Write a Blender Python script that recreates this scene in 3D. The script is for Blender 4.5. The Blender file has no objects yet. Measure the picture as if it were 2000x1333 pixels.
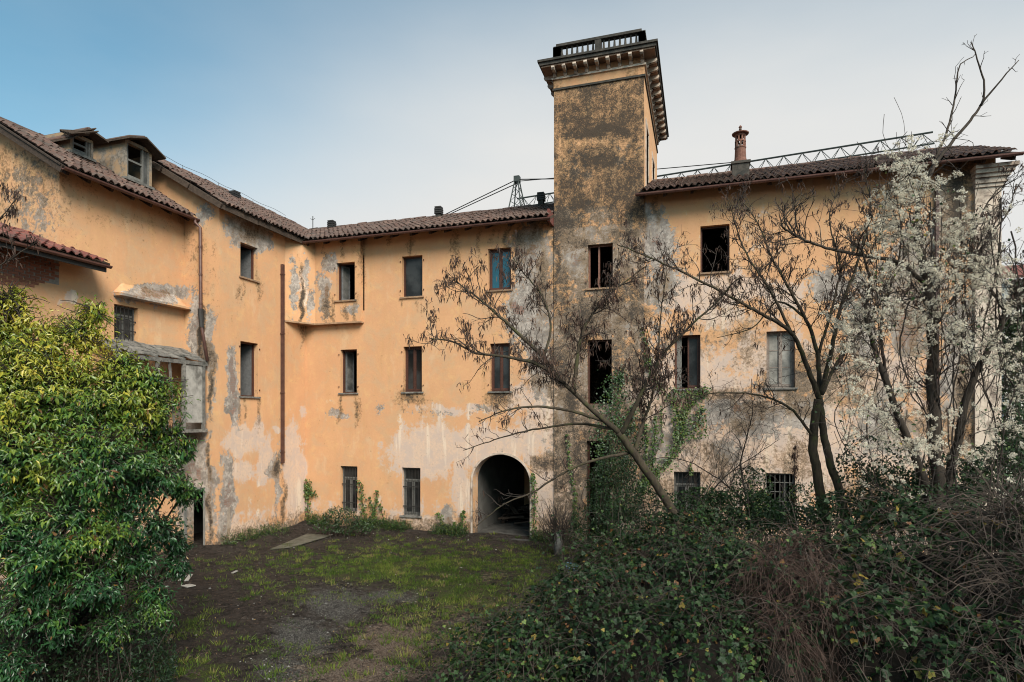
import bpy, math, random
import numpy as np
from mathutils import Vector, Matrix
random.seed(7); RNG = np.random.default_rng(7)
scene = bpy.context.scene
COL = scene.collection

# ------------------------------------------------------------------ camera
F = 1189.0; HZ = 815.0; CAMY = -21.0; CAMZ = 4.4
PSI = math.atan(370.0 / F); CS, SN = math.cos(PSI), math.sin(PSI)
cam = bpy.data.cameras.new('camera'); camo = bpy.data.objects.new('camera', cam); COL.objects.link(camo)
camo.location = (0, CAMY, CAMZ); camo.rotation_euler = (math.pi / 2, 0, PSI)
cam.sensor_width = 36.0; cam.lens = 36.0 * F / 2000.0
cam.shift_y = (HZ - 666.5) / 2000.0
cam.clip_end = 5000; cam.clip_start = 0.05
scene.camera = camo

# ------------------------------------------------------------------ world, sun, exposure
SUN_AZ, SUN_EL = math.radians(136), math.radians(40)     # azimuth from +Y towards +X
world = bpy.data.worlds.new('World'); scene.world = world; world.use_nodes = True
wn = world.node_tree.nodes; wl = world.node_tree.links
for x in list(wn): wn.remove(x)
w_out = wn.new('ShaderNodeOutputWorld'); w_bg = wn.new('ShaderNodeBackground')
w_sky = wn.new('ShaderNodeTexSky'); w_sky.sky_type = 'NISHITA'; w_sky.sun_disc = False
w_sky.sun_elevation = SUN_EL; w_sky.sun_rotation = SUN_AZ
w_sky.air_density = 1.0; w_sky.dust_density = 1.6; w_sky.ozone_density = 1.4
w_tc = wn.new('ShaderNodeTexCoord'); w_map = wn.new('ShaderNodeMapping'); w_map.inputs['Scale'].default_value = (1.0, 1.0, 2.6)
w_no = wn.new('ShaderNodeTexNoise'); w_no.inputs['Scale'].default_value = 1.6; w_no.inputs['Detail'].default_value = 5; w_no.inputs['Roughness'].default_value = .5
w_sep = wn.new('ShaderNodeSeparateXYZ'); w_mr = wn.new('ShaderNodeMapRange'); w_mr.interpolation_type = 'SMOOTHSTEP'
w_mr.inputs['From Min'].default_value = 0.25; w_mr.inputs['From Max'].default_value = 0.72
w_mr.inputs['To Min'].default_value = 0.10; w_mr.inputs['To Max'].default_value = 1.0
w_ma = wn.new('ShaderNodeMath'); w_ma.operation = 'MULTIPLY_ADD'; w_ma.inputs[1].default_value = 0.55; w_ma.use_clamp = True
w_sub = wn.new('ShaderNodeMath'); w_sub.operation = 'SUBTRACT'; w_sub.inputs[1].default_value = 0.5
w_mix = wn.new('ShaderNodeMix'); w_mix.data_type = 'RGBA'
w_mix.inputs['B'].default_value = (5.35, 5.35, 5.25, 1)
w_bg.inputs['Strength'].default_value = 0.068
wl.new(w_tc.outputs['Generated'], w_map.inputs['Vector']); wl.new(w_map.outputs[0], w_no.inputs['Vector'])
wl.new(w_tc.outputs['Generated'], w_sep.inputs[0])
w_veil = wn.new('ShaderNodeMath'); w_veil.operation = 'MULTIPLY_ADD'; w_veil.inputs[1].default_value = -0.62      # a veil of bright haze low in the sky behind the house
w_hz = wn.new('ShaderNodeMapRange'); w_hz.interpolation_type = 'SMOOTHSTEP'
for _k, _v in (('From Min', .34), ('From Max', .0), ('To Min', 0), ('To Max', .9)): w_hz.inputs[_k].default_value = _v
w_max = wn.new('ShaderNodeMath'); w_max.operation = 'MAXIMUM'
wl.new(w_sep.outputs['Z'], w_veil.inputs[0]); wl.new(w_sep.outputs['Y'], w_veil.inputs[2]); wl.new(w_sep.outputs['Z'], w_hz.inputs['Value']); wl.new(w_mr.outputs[0], w_max.inputs[0]); wl.new(w_hz.outputs[0], w_max.inputs[1]); wl.new(w_veil.outputs[0], w_mr.inputs['Value'])
w_tint = wn.new('ShaderNodeMix'); w_tint.data_type = 'RGBA'; w_tint.blend_type = 'MULTIPLY'; w_tint.inputs['Factor'].default_value = 1; w_tint.inputs['B'].default_value = (.72, 1.22, 1.12, 1)
wl.new(w_no.outputs[0], w_sub.inputs[0]); wl.new(w_sub.outputs[0], w_ma.inputs[0]); wl.new(w_max.outputs[0], w_ma.inputs[2])
wl.new(w_ma.outputs[0], w_mix.inputs['Factor']); wl.new(w_sky.outputs[0], w_tint.inputs['A']); wl.new(w_tint.outputs['Result'], w_mix.inputs['A'])
wl.new(w_mix.outputs['Result'], w_bg.inputs[0]); wl.new(w_bg.outputs[0], w_out.inputs[0])

sl = bpy.data.lights.new('sun', 'SUN'); sl.energy = 2.6; sl.angle = math.radians(32); sl.color = (1, .90, .78)
so = bpy.data.objects.new('sun', sl); COL.objects.link(so); so.location = (30, 20, 40)
_d = Vector((math.sin(SUN_AZ) * math.cos(SUN_EL), math.cos(SUN_AZ) * math.cos(SUN_EL), math.sin(SUN_EL)))
so.rotation_euler = _d.to_track_quat('Z', 'Y').to_euler()
vs = scene.view_settings; vs.view_transform = 'Standard'; vs.look = 'None'; vs.exposure = 1.13; vs.gamma = 1; vs.use_curve_mapping = False
scene.cycles.filter_width = 1.05; scene.cycles.max_bounces = 6; scene.cycles.diffuse_bounces = 3; scene.cycles.glossy_bounces = 2; scene.cycles.transparent_max_bounces = 4

# ------------------------------------------------------------------ geometry helpers
def ray(x, y):
    u = (x - 1000) / F; v = (HZ - y) / F
    return np.array((u * CS - SN, u * SN + CS, v))
CAM = np.array((0, CAMY, CAMZ))
def onY(x, y, Y=0.0):
    d = ray(x, y); return CAM + d * ((Y - CAMY) / d[1])
def onX(x, y, X):
    d = ray(x, y); return CAM + d * (X / d[0])
def onZ(x, y, Z=0.0):
    d = ray(x, y); return CAM + d * ((Z - CAMZ) / d[2])
def onD(x, y, d): return CAM + ray(x, y) * d
def proj(P):
    P = np.asarray(P, float) - CAM
    dep = -P[:, 0] * SN + P[:, 1] * CS; dep = np.where(np.abs(dep) < 1e-3, 1e-3, dep)
    lat = P[:, 0] * CS + P[:, 1] * SN
    return 1000 + F * lat / dep, HZ - F * P[:, 2] / dep, dep

def _hash(ix, iy, iz, s):
    h = (ix * 374761393 + iy * 668265263 + iz * 2147483647 + s * 1442695041) & 0xffffffff
    h = ((h ^ (h >> 13)) * 1274126177) & 0xffffffff
    h = h ^ (h >> 16)
    return (h & 0xffffff) / float(0xffffff)
def vnoise(P, sc=1.0, seed=0):
    P = np.asarray(P, float) * sc
    i = np.floor(P).astype(np.int64); f = P - i; f = f * f * (3 - 2 * f)
    r = 0
    for dx in (0, 1):
        for dy in (0, 1):
            for dz in (0, 1):
                w = (f[:, 0] if dx else 1 - f[:, 0]) * (f[:, 1] if dy else 1 - f[:, 1]) * (f[:, 2] if dz else 1 - f[:, 2])
                r = r + w * _hash(i[:, 0] + dx, i[:, 1] + dy, i[:, 2] + dz, seed)
    return r
def fbm(P, sc=1.0, oct=4, seed=0):
    a, t, r = 1.0, 0.0, 0
    for k in range(oct):
        r = r + a * vnoise(P, sc * 2 ** k, seed + k); t += a; a *= .5
    return r / t

WORLD = {}
def wloc(o): return WORLD.get(o.name, np.zeros(3)) if o is not None else np.zeros(3)
def props(o, label=None, cat=None, group=None, kind=None):
    if label: o['label'] = label
    if cat: o['category'] = cat
    if group: o['group'] = group
    if kind: o['kind'] = kind
    return o
def thing(name, loc, label, cat, group=None):
    o = bpy.data.objects.new(name, None); COL.objects.link(o); o.location = loc; o.empty_display_size = .3
    WORLD[o.name] = np.array(loc, float)
    return props(o, label, cat, group)
def link(name, me, parent, origin):
    o = bpy.data.objects.new(name, me); COL.objects.link(o)
    WORLD[o.name] = np.array(origin, float)
    if parent is not None: o.parent = parent
    o.location = np.array(origin, float) - wloc(parent)
    return o
def make_mesh(name, V, faces, mats, midx=None, attrs=None, smooth=False):
    """faces: list of int arrays (m,4)/(k,3)"""
    me = bpy.data.meshes.new(name)
    V = np.asarray(V, np.float32)
    faces = [np.asarray(f, np.int32) for f in faces if len(f)]
    nl = sum(f.size for f in faces); nf = sum(len(f) for f in faces)
    me.vertices.add(len(V)); me.vertices.foreach_set('co', V.ravel())
    me.loops.add(nl); me.polygons.add(nf)
    me.loops.foreach_set('vertex_index', np.concatenate([f.ravel() for f in faces]))
    tot = np.concatenate([np.full(len(f), f.shape[1], np.int32) for f in faces])
    st = np.concatenate(([0], np.cumsum(tot)[:-1])).astype(np.int32)
    me.polygons.foreach_set('loop_start', st); me.polygons.foreach_set('loop_total', tot)
    if midx is not None: me.polygons.foreach_set('material_index', np.asarray(midx, np.int32))
    me.polygons.foreach_set('use_smooth', np.full(nf, bool(smooth)))
    for m in (mats if isinstance(mats, (list, tuple)) else [mats]): me.materials.append(m)
    for k, a in (attrs or {}).items():
        a = np.asarray(a, np.float32)
        if a.ndim == 1:
            at = me.attributes.new(k, 'FLOAT', 'POINT'); at.data.foreach_set('value', a)
        else:
            at = me.attributes.new(k, 'FLOAT_VECTOR', 'POINT'); at.data.foreach_set('vector', a.ravel())
    me.update(calc_edges=True); me.validate()
    return me
def obj(name, V, faces, mats, parent=None, origin=None, **kw):
    V = np.asarray(V, float)
    if origin is None:
        lo, hi = V.min(0), V.max(0); origin = (lo + hi) / 2; origin[2] = lo[2]
    return link(name, make_mesh(name, V - origin, faces, mats, **kw), parent, origin)
BOXF = np.array([(0, 3, 2, 1), (4, 5, 6, 7), (0, 1, 5, 4), (1, 2, 6, 5), (2, 3, 7, 6), (3, 0, 4, 7)])
class MB:
    """collects boxes, bars and tubes for ONE mesh object"""
    def __init__(s): s.V = []; s.Q = []; s.T = []; s.n = 0; s.t = []
    def add(s, V, Q=None, T=None, tint=0.5):
        V = np.asarray(V, float)
        if Q is not None and len(Q): s.Q.append(np.asarray(Q) + s.n)
        if T is not None and len(T): s.T.append(np.asarray(T) + s.n)
        s.V.append(V); s.n += len(V); s.t.append(np.broadcast_to(np.asarray(tint, float), (len(V),)))
    def box(s, lo, hi, tint=.5):
        x0, y0, z0 = lo; x1, y1, z1 = hi
        s.add([(x0, y0, z0), (x1, y0, z0), (x1, y1, z0), (x0, y1, z0), (x0, y0, z1), (x1, y0, z1), (x1, y1, z1), (x0, y1, z1)], BOXF, tint=tint)
    def hexa(s, P8, tint=.5): s.add(P8, BOXF, tint=tint)
    def bar(s, a, b, w, h=None, up=(0, 0, 1), tint=.5):
        a = np.asarray(a, float); b = np.asarray(b, float); h = w if h is None else h
        d = b - a; d /= np.linalg.norm(d); r = np.cross(d, up)
        if np.linalg.norm(r) < 1e-4: r = np.cross(d, (0, 1, 0))
        r /= np.linalg.norm(r); q = np.cross(r, d)
        r = r * w / 2; q = q * h / 2
        s.hexa([a - r - q, a + r - q, a + r + q, a - r + q, b - r - q, b + r - q, b + r + q, b - r + q], tint)
    def tube(s, P, R, n=6, cap=True, tint=.5):
        P = np.asarray(P, float); k = len(P); R = np.broadcast_to(np.asarray(R, float), (k,))
        T = np.gradient(P, axis=0); T /= (np.linalg.norm(T, axis=1)[:, None] + 1e-9)
        ref = np.array((0.31, 0.17, 1.0)) if abs(T[:, 2]).mean() < .8 else np.array((1.0, .2, .1))
        A = np.cross(T, ref); A /= (np.linalg.norm(A, axis=1)[:, None] + 1e-9); B = np.cross(T, A)
        th = np.arange(n) * 2 * math.pi / n
        V = P[:, None] + R[:, None, None] * (np.cos(th)[None, :, None] * A[:, None] + np.sin(th)[None, :, None] * B[:, None])
        i = np.arange(k - 1)[:, None] * n; j = np.arange(n)[None]; j2 = (j + 1) % n
        Q = np.stack(np.broadcast_arrays(i + j, i + j2, i + n + j2, i + n + j), -1).reshape(-1, 4)
        V = V.reshape(-1, 3); Tr = []
        if cap and n >= 4:
            V = np.vstack([V, P[:1], P[-1:]]); c0, c1 = k * n, k * n + 1
            for q in range(n):
                Tr.append((c0, (q + 1) % n, q)); Tr.append((c1, (k - 1) * n + q, (k - 1) * n + (q + 1) % n))
        s.add(V, Q, Tr, tint)
    def lathe(s, c, prof, n=12, tint=.5):
        prof = np.asarray(prof, float); k = len(prof); th = np.arange(n) * 2 * math.pi / n
        V = np.stack([c[0] + prof[:, :1] * np.cos(th), c[1] + prof[:, :1] * np.sin(th), c[2] + np.repeat(prof[:, 1:], n, 1)], -1).reshape(-1, 3)
        i = np.arange(k - 1)[:, None] * n; j = np.arange(n)[None]; j2 = (j + 1) % n
        Q = np.stack(np.broadcast_arrays(i + j, i + j2, i + n + j2, i + n + j), -1).reshape(-1, 4)
        s.add(V, Q, None, tint)
    def build(s, name, mat, parent=None, smooth=False, origin=None, kind=None):
        V = np.vstack(s.V); fs = []
        if s.Q: fs.append(np.vstack(s.Q))
        if s.T: fs.append(np.vstack(s.T))
        o = obj(name, V, fs, mat, parent, origin=origin, attrs={'tint': np.concatenate(s.t)}, smooth=smooth)
        if kind: o['kind'] = kind
        return o

# ------------------------------------------------------------------ material helpers
class NT:
    def __init__(s, name):
        s.m = bpy.data.materials.new(name); s.m.use_nodes = True; s.t = s.m.node_tree
        for x in list(s.t.nodes): s.t.nodes.remove(x)
        s.out = s.t.nodes.new('ShaderNodeOutputMaterial'); s.b = s.t.nodes.new('ShaderNodeBsdfPrincipled')
        s.t.links.new(s.b.outputs[0], s.out.inputs[0])
    def n(s, t): return s.t.nodes.new(t)
    def l(s, a, b): s.t.links.new(a, b)
    def pos(s): return s.n('ShaderNodeNewGeometry').outputs['Position']
    def objc(s): return s.n('ShaderNodeTexCoord').outputs['Object']
    def noise(s, sc, det=5, rough=.55, vec=None, stretch=None, dist=0):
        v = vec or s.pos()
        if stretch:
            mp = s.n('ShaderNodeMapping'); mp.inputs['Scale'].default_value = stretch; s.l(v, mp.inputs[0]); v = mp.outputs[0]
        x = s.n('ShaderNodeTexNoise'); x.inputs['Scale'].default_value = sc; x.inputs['Detail'].default_value = det
        x.inputs['Roughness'].default_value = rough; x.inputs['Distortion'].default_value = dist; s.l(v, x.inputs['Vector']); return x.outputs[0]
    def math(s, op, a, b=0, c=0, clamp=False):
        x = s.n('ShaderNodeMath'); x.operation = op; x.use_clamp = clamp
        for i, v in enumerate((a, b, c)):
            if isinstance(v, (int, float)): x.inputs[i].default_value = v
            else: s.l(v, x.inputs[i])
        return x.outputs[0]
    def ss(s, v, lo, hi, a=0, b=1):
        x = s.n('ShaderNodeMapRange'); x.interpolation_type = 'SMOOTHSTEP'; s.l(v, x.inputs['Value'])
        for k, q in (('From Min', lo), ('From Max', hi), ('To Min', a), ('To Max', b)): x.inputs[k].default_value = q
        return x.outputs[0]
    def mix(s, f, a, b, mode='MIX'):
        x = s.n('ShaderNodeMix'); x.data_type = 'RGBA'; x.blend_type = mode
        for k, v in (('Factor', f), ('A', a), ('B', b)):
            if isinstance(v, (int, float)): x.inputs[k].default_value = v if k == 'Factor' else (v, v, v, 1)
            elif isinstance(v, tuple): x.inputs[k].default_value = (v[0], v[1], v[2], 1)
            else: s.l(v, x.inputs[k])
        return x.outputs['Result']
    def ramp(s, v, stops):
        x = s.n('ShaderNodeValToRGB'); e = x.color_ramp.elements
        while len(e) < len(stops): e.new(.5)
        for q, (p, c) in zip(e, stops): q.position = p; q.color = (*c, 1)
        s.l(v, x.inputs[0]); return x.outputs[0]
    def attr(s, nm):
        x = s.n('ShaderNodeAttribute'); x.attribute_name = nm; return x
    def bump(s, h, st, dist):
        x = s.n('ShaderNodeBump'); x.inputs['Strength'].default_value = st; x.inputs['Distance'].default_value = dist
        s.l(h, x.inputs['Height']); s.l(x.outputs[0], s.b.inputs['Normal'])
    def fin(s, col, rough=.85, spec=.3):
        if isinstance(col, tuple): s.b.inputs['Base Color'].default_value = (*col, 1)
        else: s.l(col, s.b.inputs['Base Color'])
        if isinstance(rough, (int, float)): s.b.inputs['Roughness'].default_value = rough
        else: s.l(rough, s.b.inputs['Roughness'])
        s.b.inputs['Specular IOR Level'].default_value = spec
        return s.m
def simple(name, c1, c2, sc=8, rough=.8, stretch=None, bump=.3, bd=.01, spec=.3, dark=None):
    t = NT(name); n = t.noise(sc, 6, .65, stretch=stretch)
    col = t.mix(t.ss(n, .3, .7), c1, c2)
    rnd = t.n('ShaderNodeObjectInfo').outputs['Random']
    col = t.mix(1.0, col, t.ramp(rnd, [(0, (.8, .8, .8)), (1, (1.12, 1.1, 1.08))]), 'MULTIPLY')
    if dark: col = t.mix(t.ss(t.noise(sc * .35, 5, .6), .5, .68), col, dark)
    t.bump(n, bump, bd); return t.fin(col, rough, spec)
def leafmat(name, stops, rough=.38, trans=.25, spec=.5):
    t = NT(name); a = t.attr('tint').outputs['Fac']
    inst = t.n('ShaderNodeObjectInfo').outputs['Random']
    n = t.noise(30, 2, .5)
    v = t.math('ADD', a, t.math('MULTIPLY', t.math('SUBTRACT', n, .5), .12))
    col = t.ramp(v, stops); t.fin(col, rough, spec)
    tr = t.n('ShaderNodeBsdfTranslucent'); t.l(col, tr.inputs[0])
    mx = t.n('ShaderNodeMixShader'); mx.inputs[0].default_value = trans
    t.l(t.b.outputs[0], mx.inputs[1]); t.l(tr.outputs[0], mx.inputs[2]); t.l(mx.outputs[0], t.out.inputs[0])
    return t.m

def wall_material():
    t = NT('ochre_render')
    w = t.n('ShaderNodeSeparateXYZ'); t.l(t.attr('wear_shade').outputs['Vector'], w.inputs[0])
    big = t.noise(.55, 6, .65); mid = t.noise(2.3, 7, .68, dist=.3); fine = t.noise(11, 8, .72); grit = t.noise(70, 3, .6)
    strk = t.noise(1.0, 5, .6, stretch=(3.2, 3.2, .35))
    col = t.mix(t.ss(big, .35, .65), (.60, .328, .178), (.545, .292, .160))
    col = t.mix(t.ss(strk, .45, .75, 0, .42), col, (.50, .285, .135))
    col = t.mix(t.ss(mid, .50, .68, 0, .5), col, (.64, .395, .19))
    col = t.mix(t.ss(t.noise(1.1, 9, .72, dist=.5), .48, .62, 0, .55), col, (.48, .325, .205))
    col = t.mix(t.ss(t.noise(.8, 8, .7, stretch=(1.6, 1.6, .6)), .55, .66, 0, .45), col, (.60, .42, .27))
    col = t.mix(t.ss(fine, .3, .75, .22, 0), col, (.40, .23, .125))
    # limewash / faded pink
    pv = t.math('ADD', w.outputs['Z'], t.math('ADD', t.math('MULTIPLY', t.math('SUBTRACT', mid, .5), 1.1), t.math('ADD', t.math('MULTIPLY', t.math('SUBTRACT', fine, .5), .7), t.math('MULTIPLY', t.math('SUBTRACT', strk, .5), .7))))
    pf = t.ss(pv, .42, .62)
    pcol = t.mix(t.ss(fine, .35, .65), (.60, .43, .33), (.50, .385, .325))
    pcol = t.mix(t.ss(mid, .45, .6, 0, .8), pcol, (.46, .37, .335))
    pcol = t.mix(t.ss(strk, .56, .66, 0, .8), pcol, (.66, .54, .44))
    col = t.mix(t.math('MULTIPLY', pf, .9), col, pcol)
    # bare grey render
    brk = t.noise(3.6, 10, .74, dist=.4); blot = t.noise(2.0, 8, .7)
    gv = t.math('ADD', w.outputs['X'], t.math('ADD', t.math('MULTIPLY', t.math('SUBTRACT', brk, .5), 2.0), t.math('MULTIPLY', t.math('SUBTRACT', fine, .5), .7)))
    gf = t.ss(gv, .48, .55)
    gcol = t.mix(t.ss(blot, .36, .62), (.20, .172, .155), (.43, .37, .335))
    gcol = t.mix(t.ss(fine, .35, .68, .55, 0), gcol, (.15, .125, .11))
    gcol = t.mix(t.ss(t.noise(5.5, 8, .72), .50, .60, 0, .55), gcol, (.50, .435, .385))
    gcol = t.mix(t.ss(strk, .55, .7, 0, .5), gcol, (.36, .27, .19))
    sp = t.n('ShaderNodeSeparateXYZ'); t.l(t.pos(), sp.inputs[0]); cb = t.n('ShaderNodeCombineXYZ'); t.l(t.math('ADD', sp.outputs['X'], sp.outputs['Y']), cb.inputs[0]); t.l(sp.outputs['Z'], cb.inputs[1])
    bk = t.n('ShaderNodeTexBrick'); bk.inputs['Scale'].default_value = 1.0; bk.inputs['Brick Width'].default_value = .25; bk.inputs['Row Height'].default_value = .075; bk.inputs['Mortar Size'].default_value = .009
    bk.inputs['Color1'].default_value = (.20, .10, .075, 1); bk.inputs['Color2'].default_value = (.28, .15, .115, 1); bk.inputs['Mortar'].default_value = (.20, .18, .165, 1); t.l(cb.outputs[0], bk.inputs['Vector'])
    gcol = t.mix(t.ss(gv, 1.02, 1.12, 0, .85), gcol, t.mix(t.ss(blot, .4, .6, 0, .6), bk.outputs['Color'], (.17, .145, .13)))
    col = t.mix(gf, col, gcol)
    # brown grime first, black mould over it; painted recess shade uses the same layers
    mott = t.noise(26, 6, .75); dv0 = t.math('MULTIPLY', t.math('SUBTRACT', mott, .5), t.ss(w.outputs['Y'], .2, .7, .3, 1.9))
    dv = t.math('ADD', t.math('ADD', w.outputs['Y'], dv0), t.math('ADD', t.math('MULTIPLY', t.math('SUBTRACT', fine, .5), 1.7), t.math('ADD', t.math('MULTIPLY', t.math('SUBTRACT', brk, .5), 1.3), t.math('MULTIPLY', t.math('SUBTRACT', strk, .5), .6))))
    col = t.mix(t.ss(dv, .18, .55, 0, .72), col, (.185, .115, .062))
    df = t.ss(dv, .45, .95, 0, .9)
    col = t.mix(df, col, t.mix(t.ss(grit, .4, .65), (.024, .020, .018), (.062, .053, .047)))
    # small chips
    chips = t.ss(t.math('ADD', t.noise(3.4, 8, .75), t.math('MULTIPLY', w.outputs['Z'], .05)), .685, .72)
    col = t.mix(t.math('MULTIPLY', chips, .8), col, (.44, .38, .335))
    h = t.math('ADD', t.math('MULTIPLY', fine, .5), t.math('ADD', t.math('MULTIPLY', grit, .25), t.math('MULTIPLY', t.math('SUBTRACT', 1, gf), .8)))
    t.bump(h, .4, .03)
    return t.fin(col, .92, .15)

M = {}
M['wall'] = wall_material()
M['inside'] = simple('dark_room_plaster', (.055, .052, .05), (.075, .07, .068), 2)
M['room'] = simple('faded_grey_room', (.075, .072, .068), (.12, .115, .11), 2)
M['sill'] = simple('worn_sill', (.22, .135, .085), (.34, .22, .14), 6, .9, dark=(.10, .08, .065))
M['wood'] = simple('weathered_eave_wood', (.035, .024, .018), (.075, .052, .040), 14, .85, (1, 1, 1), .4)
M['greywood'] = simple('grey_old_board', (.10, .095, .09), (.21, .195, .18), 9, .9, (1, 1, 1), .5, dark=(.05, .05, .045))
M['frame'] = simple('brown_window_paint', (.055, .022, .016), (.085, .035, .024), 20, .55)
M['frameb'] = simple('faded_brown_window_paint', (.13, .06, .045), (.19, .095, .07), 20, .6)
M['frameg'] = simple('grey_window_paint', (.11, .105, .10), (.17, .165, .155), 15, .7)
M['leafw'] = simple('pale_casement_paint', (.085, .085, .09), (.13, .13, .135), 12, .7)
M['blue'] = simple('blue_film', (.012, .075, .115), (.018, .10, .15), 3, .3, spec=.5)
M['curtain'] = simple('dusty_white_pane', (.13, .125, .12), (.06, .06, .057), 4, .45, dark=(.03, .03, .03))
M['gutter'] = simple('brown_gutter_metal', (.075, .032, .026), (.12, .055, .045), 6, .55, spec=.4)
M['pipe'] = simple('rusty_downpipe', (.060, .028, .024), (.10, .048, .038), 5, .5, spec=.4)
M['iron'] = simple('dark_iron', (.022, .021, .022), (.04, .036, .034), 20, .6)
M['crane'] = simple('dark_green_crane_steel', (.028, .036, .036), (.05, .058, .055), 5, .6)
M['cornice'] = simple('sooty_cornice_stone', (.035, .032, .029), (.075, .066, .058), 7, .9, dark=(.03, .03, .028))
M['stone'] = simple('pale_cornice_stone', (.42, .33, .27), (.56, .47, .40), 6, .85, dark=(.16, .12, .10))
M['soffit'] = simple('stained_soffit_render', (.36, .24, .17), (.25, .16, .12), 5, .9, dark=(.08, .065, .055))
M['brick'] = simple('old_red_brick', (.20, .075, .05), (.29, .125, .085), 30, .9, bump=.6)
M['mortar'] = simple('grey_mortar', (.22, .20, .18), (.30, .27, .25), 14, .95)
M['terra'] = simple('terracotta', (.15, .065, .048), (.23, .11, .08), 12, .85, dark=(.10, .07, .055))
M['concrete'] = simple('dusty_concrete', (.16, .155, .15), (.26, .25, .235), 3, .9)
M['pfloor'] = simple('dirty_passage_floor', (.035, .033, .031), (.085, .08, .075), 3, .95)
M['mossboard'] = simple('mossy_board', (.060, .056, .042), (.115, .108, .088), 4, .95, dark=(.035, .042, .018))
M['white'] = simple('peeling_white_board', (.26, .245, .23), (.40, .375, .35), 5, .8, dark=(.12, .11, .10))
M['tub'] = simple('blue_plastic', (.09, .17, .26), (.11, .20, .30), 4, .5, dark=(.06, .07, .07))
M['neigh'] = simple('neighbour_white_render', (.55, .53, .5), (.62, .6, .57), 2)
def tile_material(name, stops, lich):
    t = NT(name); a = t.attr('tint').outputs['Fac']; r = t.n('ShaderNodeObjectInfo').outputs['Random']
    v = t.math('FRACT', t.math('ADD', a, r)); n = t.noise(9, 6, .7)
    col = t.ramp(v, stops); col = t.mix(t.ss(n, .42, .66, 0, .85), col, lich)
    col = t.mix(t.ss(t.noise(1.2, 5, .6), .5, .7, 0, .6), col, (.055, .05, .045))
    t.bump(n, .4, .01); return t.fin(col, .9, .2)
M['tile'] = tile_material('old_roof_tile', [(0, (.07, .040, .034)), (.35, (.13, .072, .057)), (.7, (.098, .062, .053)), (1, (.175, .108, .085))], (.105, .085, .075))
M['redtile'] = tile_material('red_roof_tile', [(0, (.13, .040, .034)), (.4, (.20, .060, .046)), (.75, (.155, .060, .050)), (1, (.23, .095, .075))], (.125, .075, .066))
M['bark'] = simple('dark_bark', (.028, .021, .017), (.062, .048, .038), 18, .95, (1, 1, .25), .8, .02)
M['mossbark'] = simple('mossy_bark', (.030, .022, .016), (.066, .051, .034), 14, .95, (1, 1, .3), .8, .02, dark=(.05, .05, .02))
M['twig'] = simple('twig_bark', (.028, .021, .018), (.06, .046, .04), 10, .9)
M['redstem'] = simple('red_brown_dead_stem', (.028, .017, .014), (.080, .050, .040), 3, .9)
M['deadstem'] = simple('dead_bramble_stem', (.025, .019, .016), (.075, .056, .047), 3, .9)
M['pod'] = leafmat('dry_seed_pod', [(0, (.028, .016, .013)), (.5, (.055, .032, .025)), (1, (.11, .065, .048))], .7, .1, .2)
M['fluff'] = leafmat('clematis_seed_fluff', [(0, (.26, .22, .17)), (.4, (.58, .52, .43)), (1, (.82, .76, .65))], .95, .35, .1)
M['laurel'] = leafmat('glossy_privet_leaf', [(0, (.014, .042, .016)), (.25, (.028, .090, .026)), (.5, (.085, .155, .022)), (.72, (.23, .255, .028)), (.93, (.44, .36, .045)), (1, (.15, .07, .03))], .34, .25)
M['berry'] = simple('dark_berry', (.02, .012, .022), (.045, .03, .05), 20, .5)
M['bramble'] = leafmat('bramble_leaf', [(0, (.007, .016, .006)), (.4, (.012, .030, .010)), (.7, (.030, .064, .016)), (.86, (.11, .16, .04)), (.95, (.22, .16, .03)), (1, (.14, .06, .03))], .55, .2, .3)
M['ivy'] = leafmat('ivy_leaf', [(0, (.010, .026, .009)), (.5, (.030, .068, .014)), (.85, (.095, .14, .02)), (1, (.12, .11, .025))], .45, .15)
M['yew'] = leafmat('dark_evergreen_leaf', [(0, (.010, .020, .008)), (.6, (.028, .05, .014)), (1, (.07, .085, .02))], .5, .15)
M['grass'] = leafmat('grass_blade', [(0, (.026, .046, .012)), (.4, (.060, .105, .018)), (.7, (.135, .180, .028)), (.88, (.23, .20, .07)), (1, (.25, .18, .11))], .6, .3, .2)
M['litter'] = leafmat('leaf_litter', [(0, (.030, .022, .018)), (.5, (.075, .05, .038)), (.9, (.15, .10, .07)), (1, (.30, .2, .09))], .85, .05, .1)
M['added_core'] = simple('added_core_brown', (.010, .008, .006), (.024, .018, .014), 7, 1.0, bump=1, bd=.05)
M['clod'] = simple('soil_clod', (.022, .017, .014), (.075, .058, .048), 9, .95)
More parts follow.
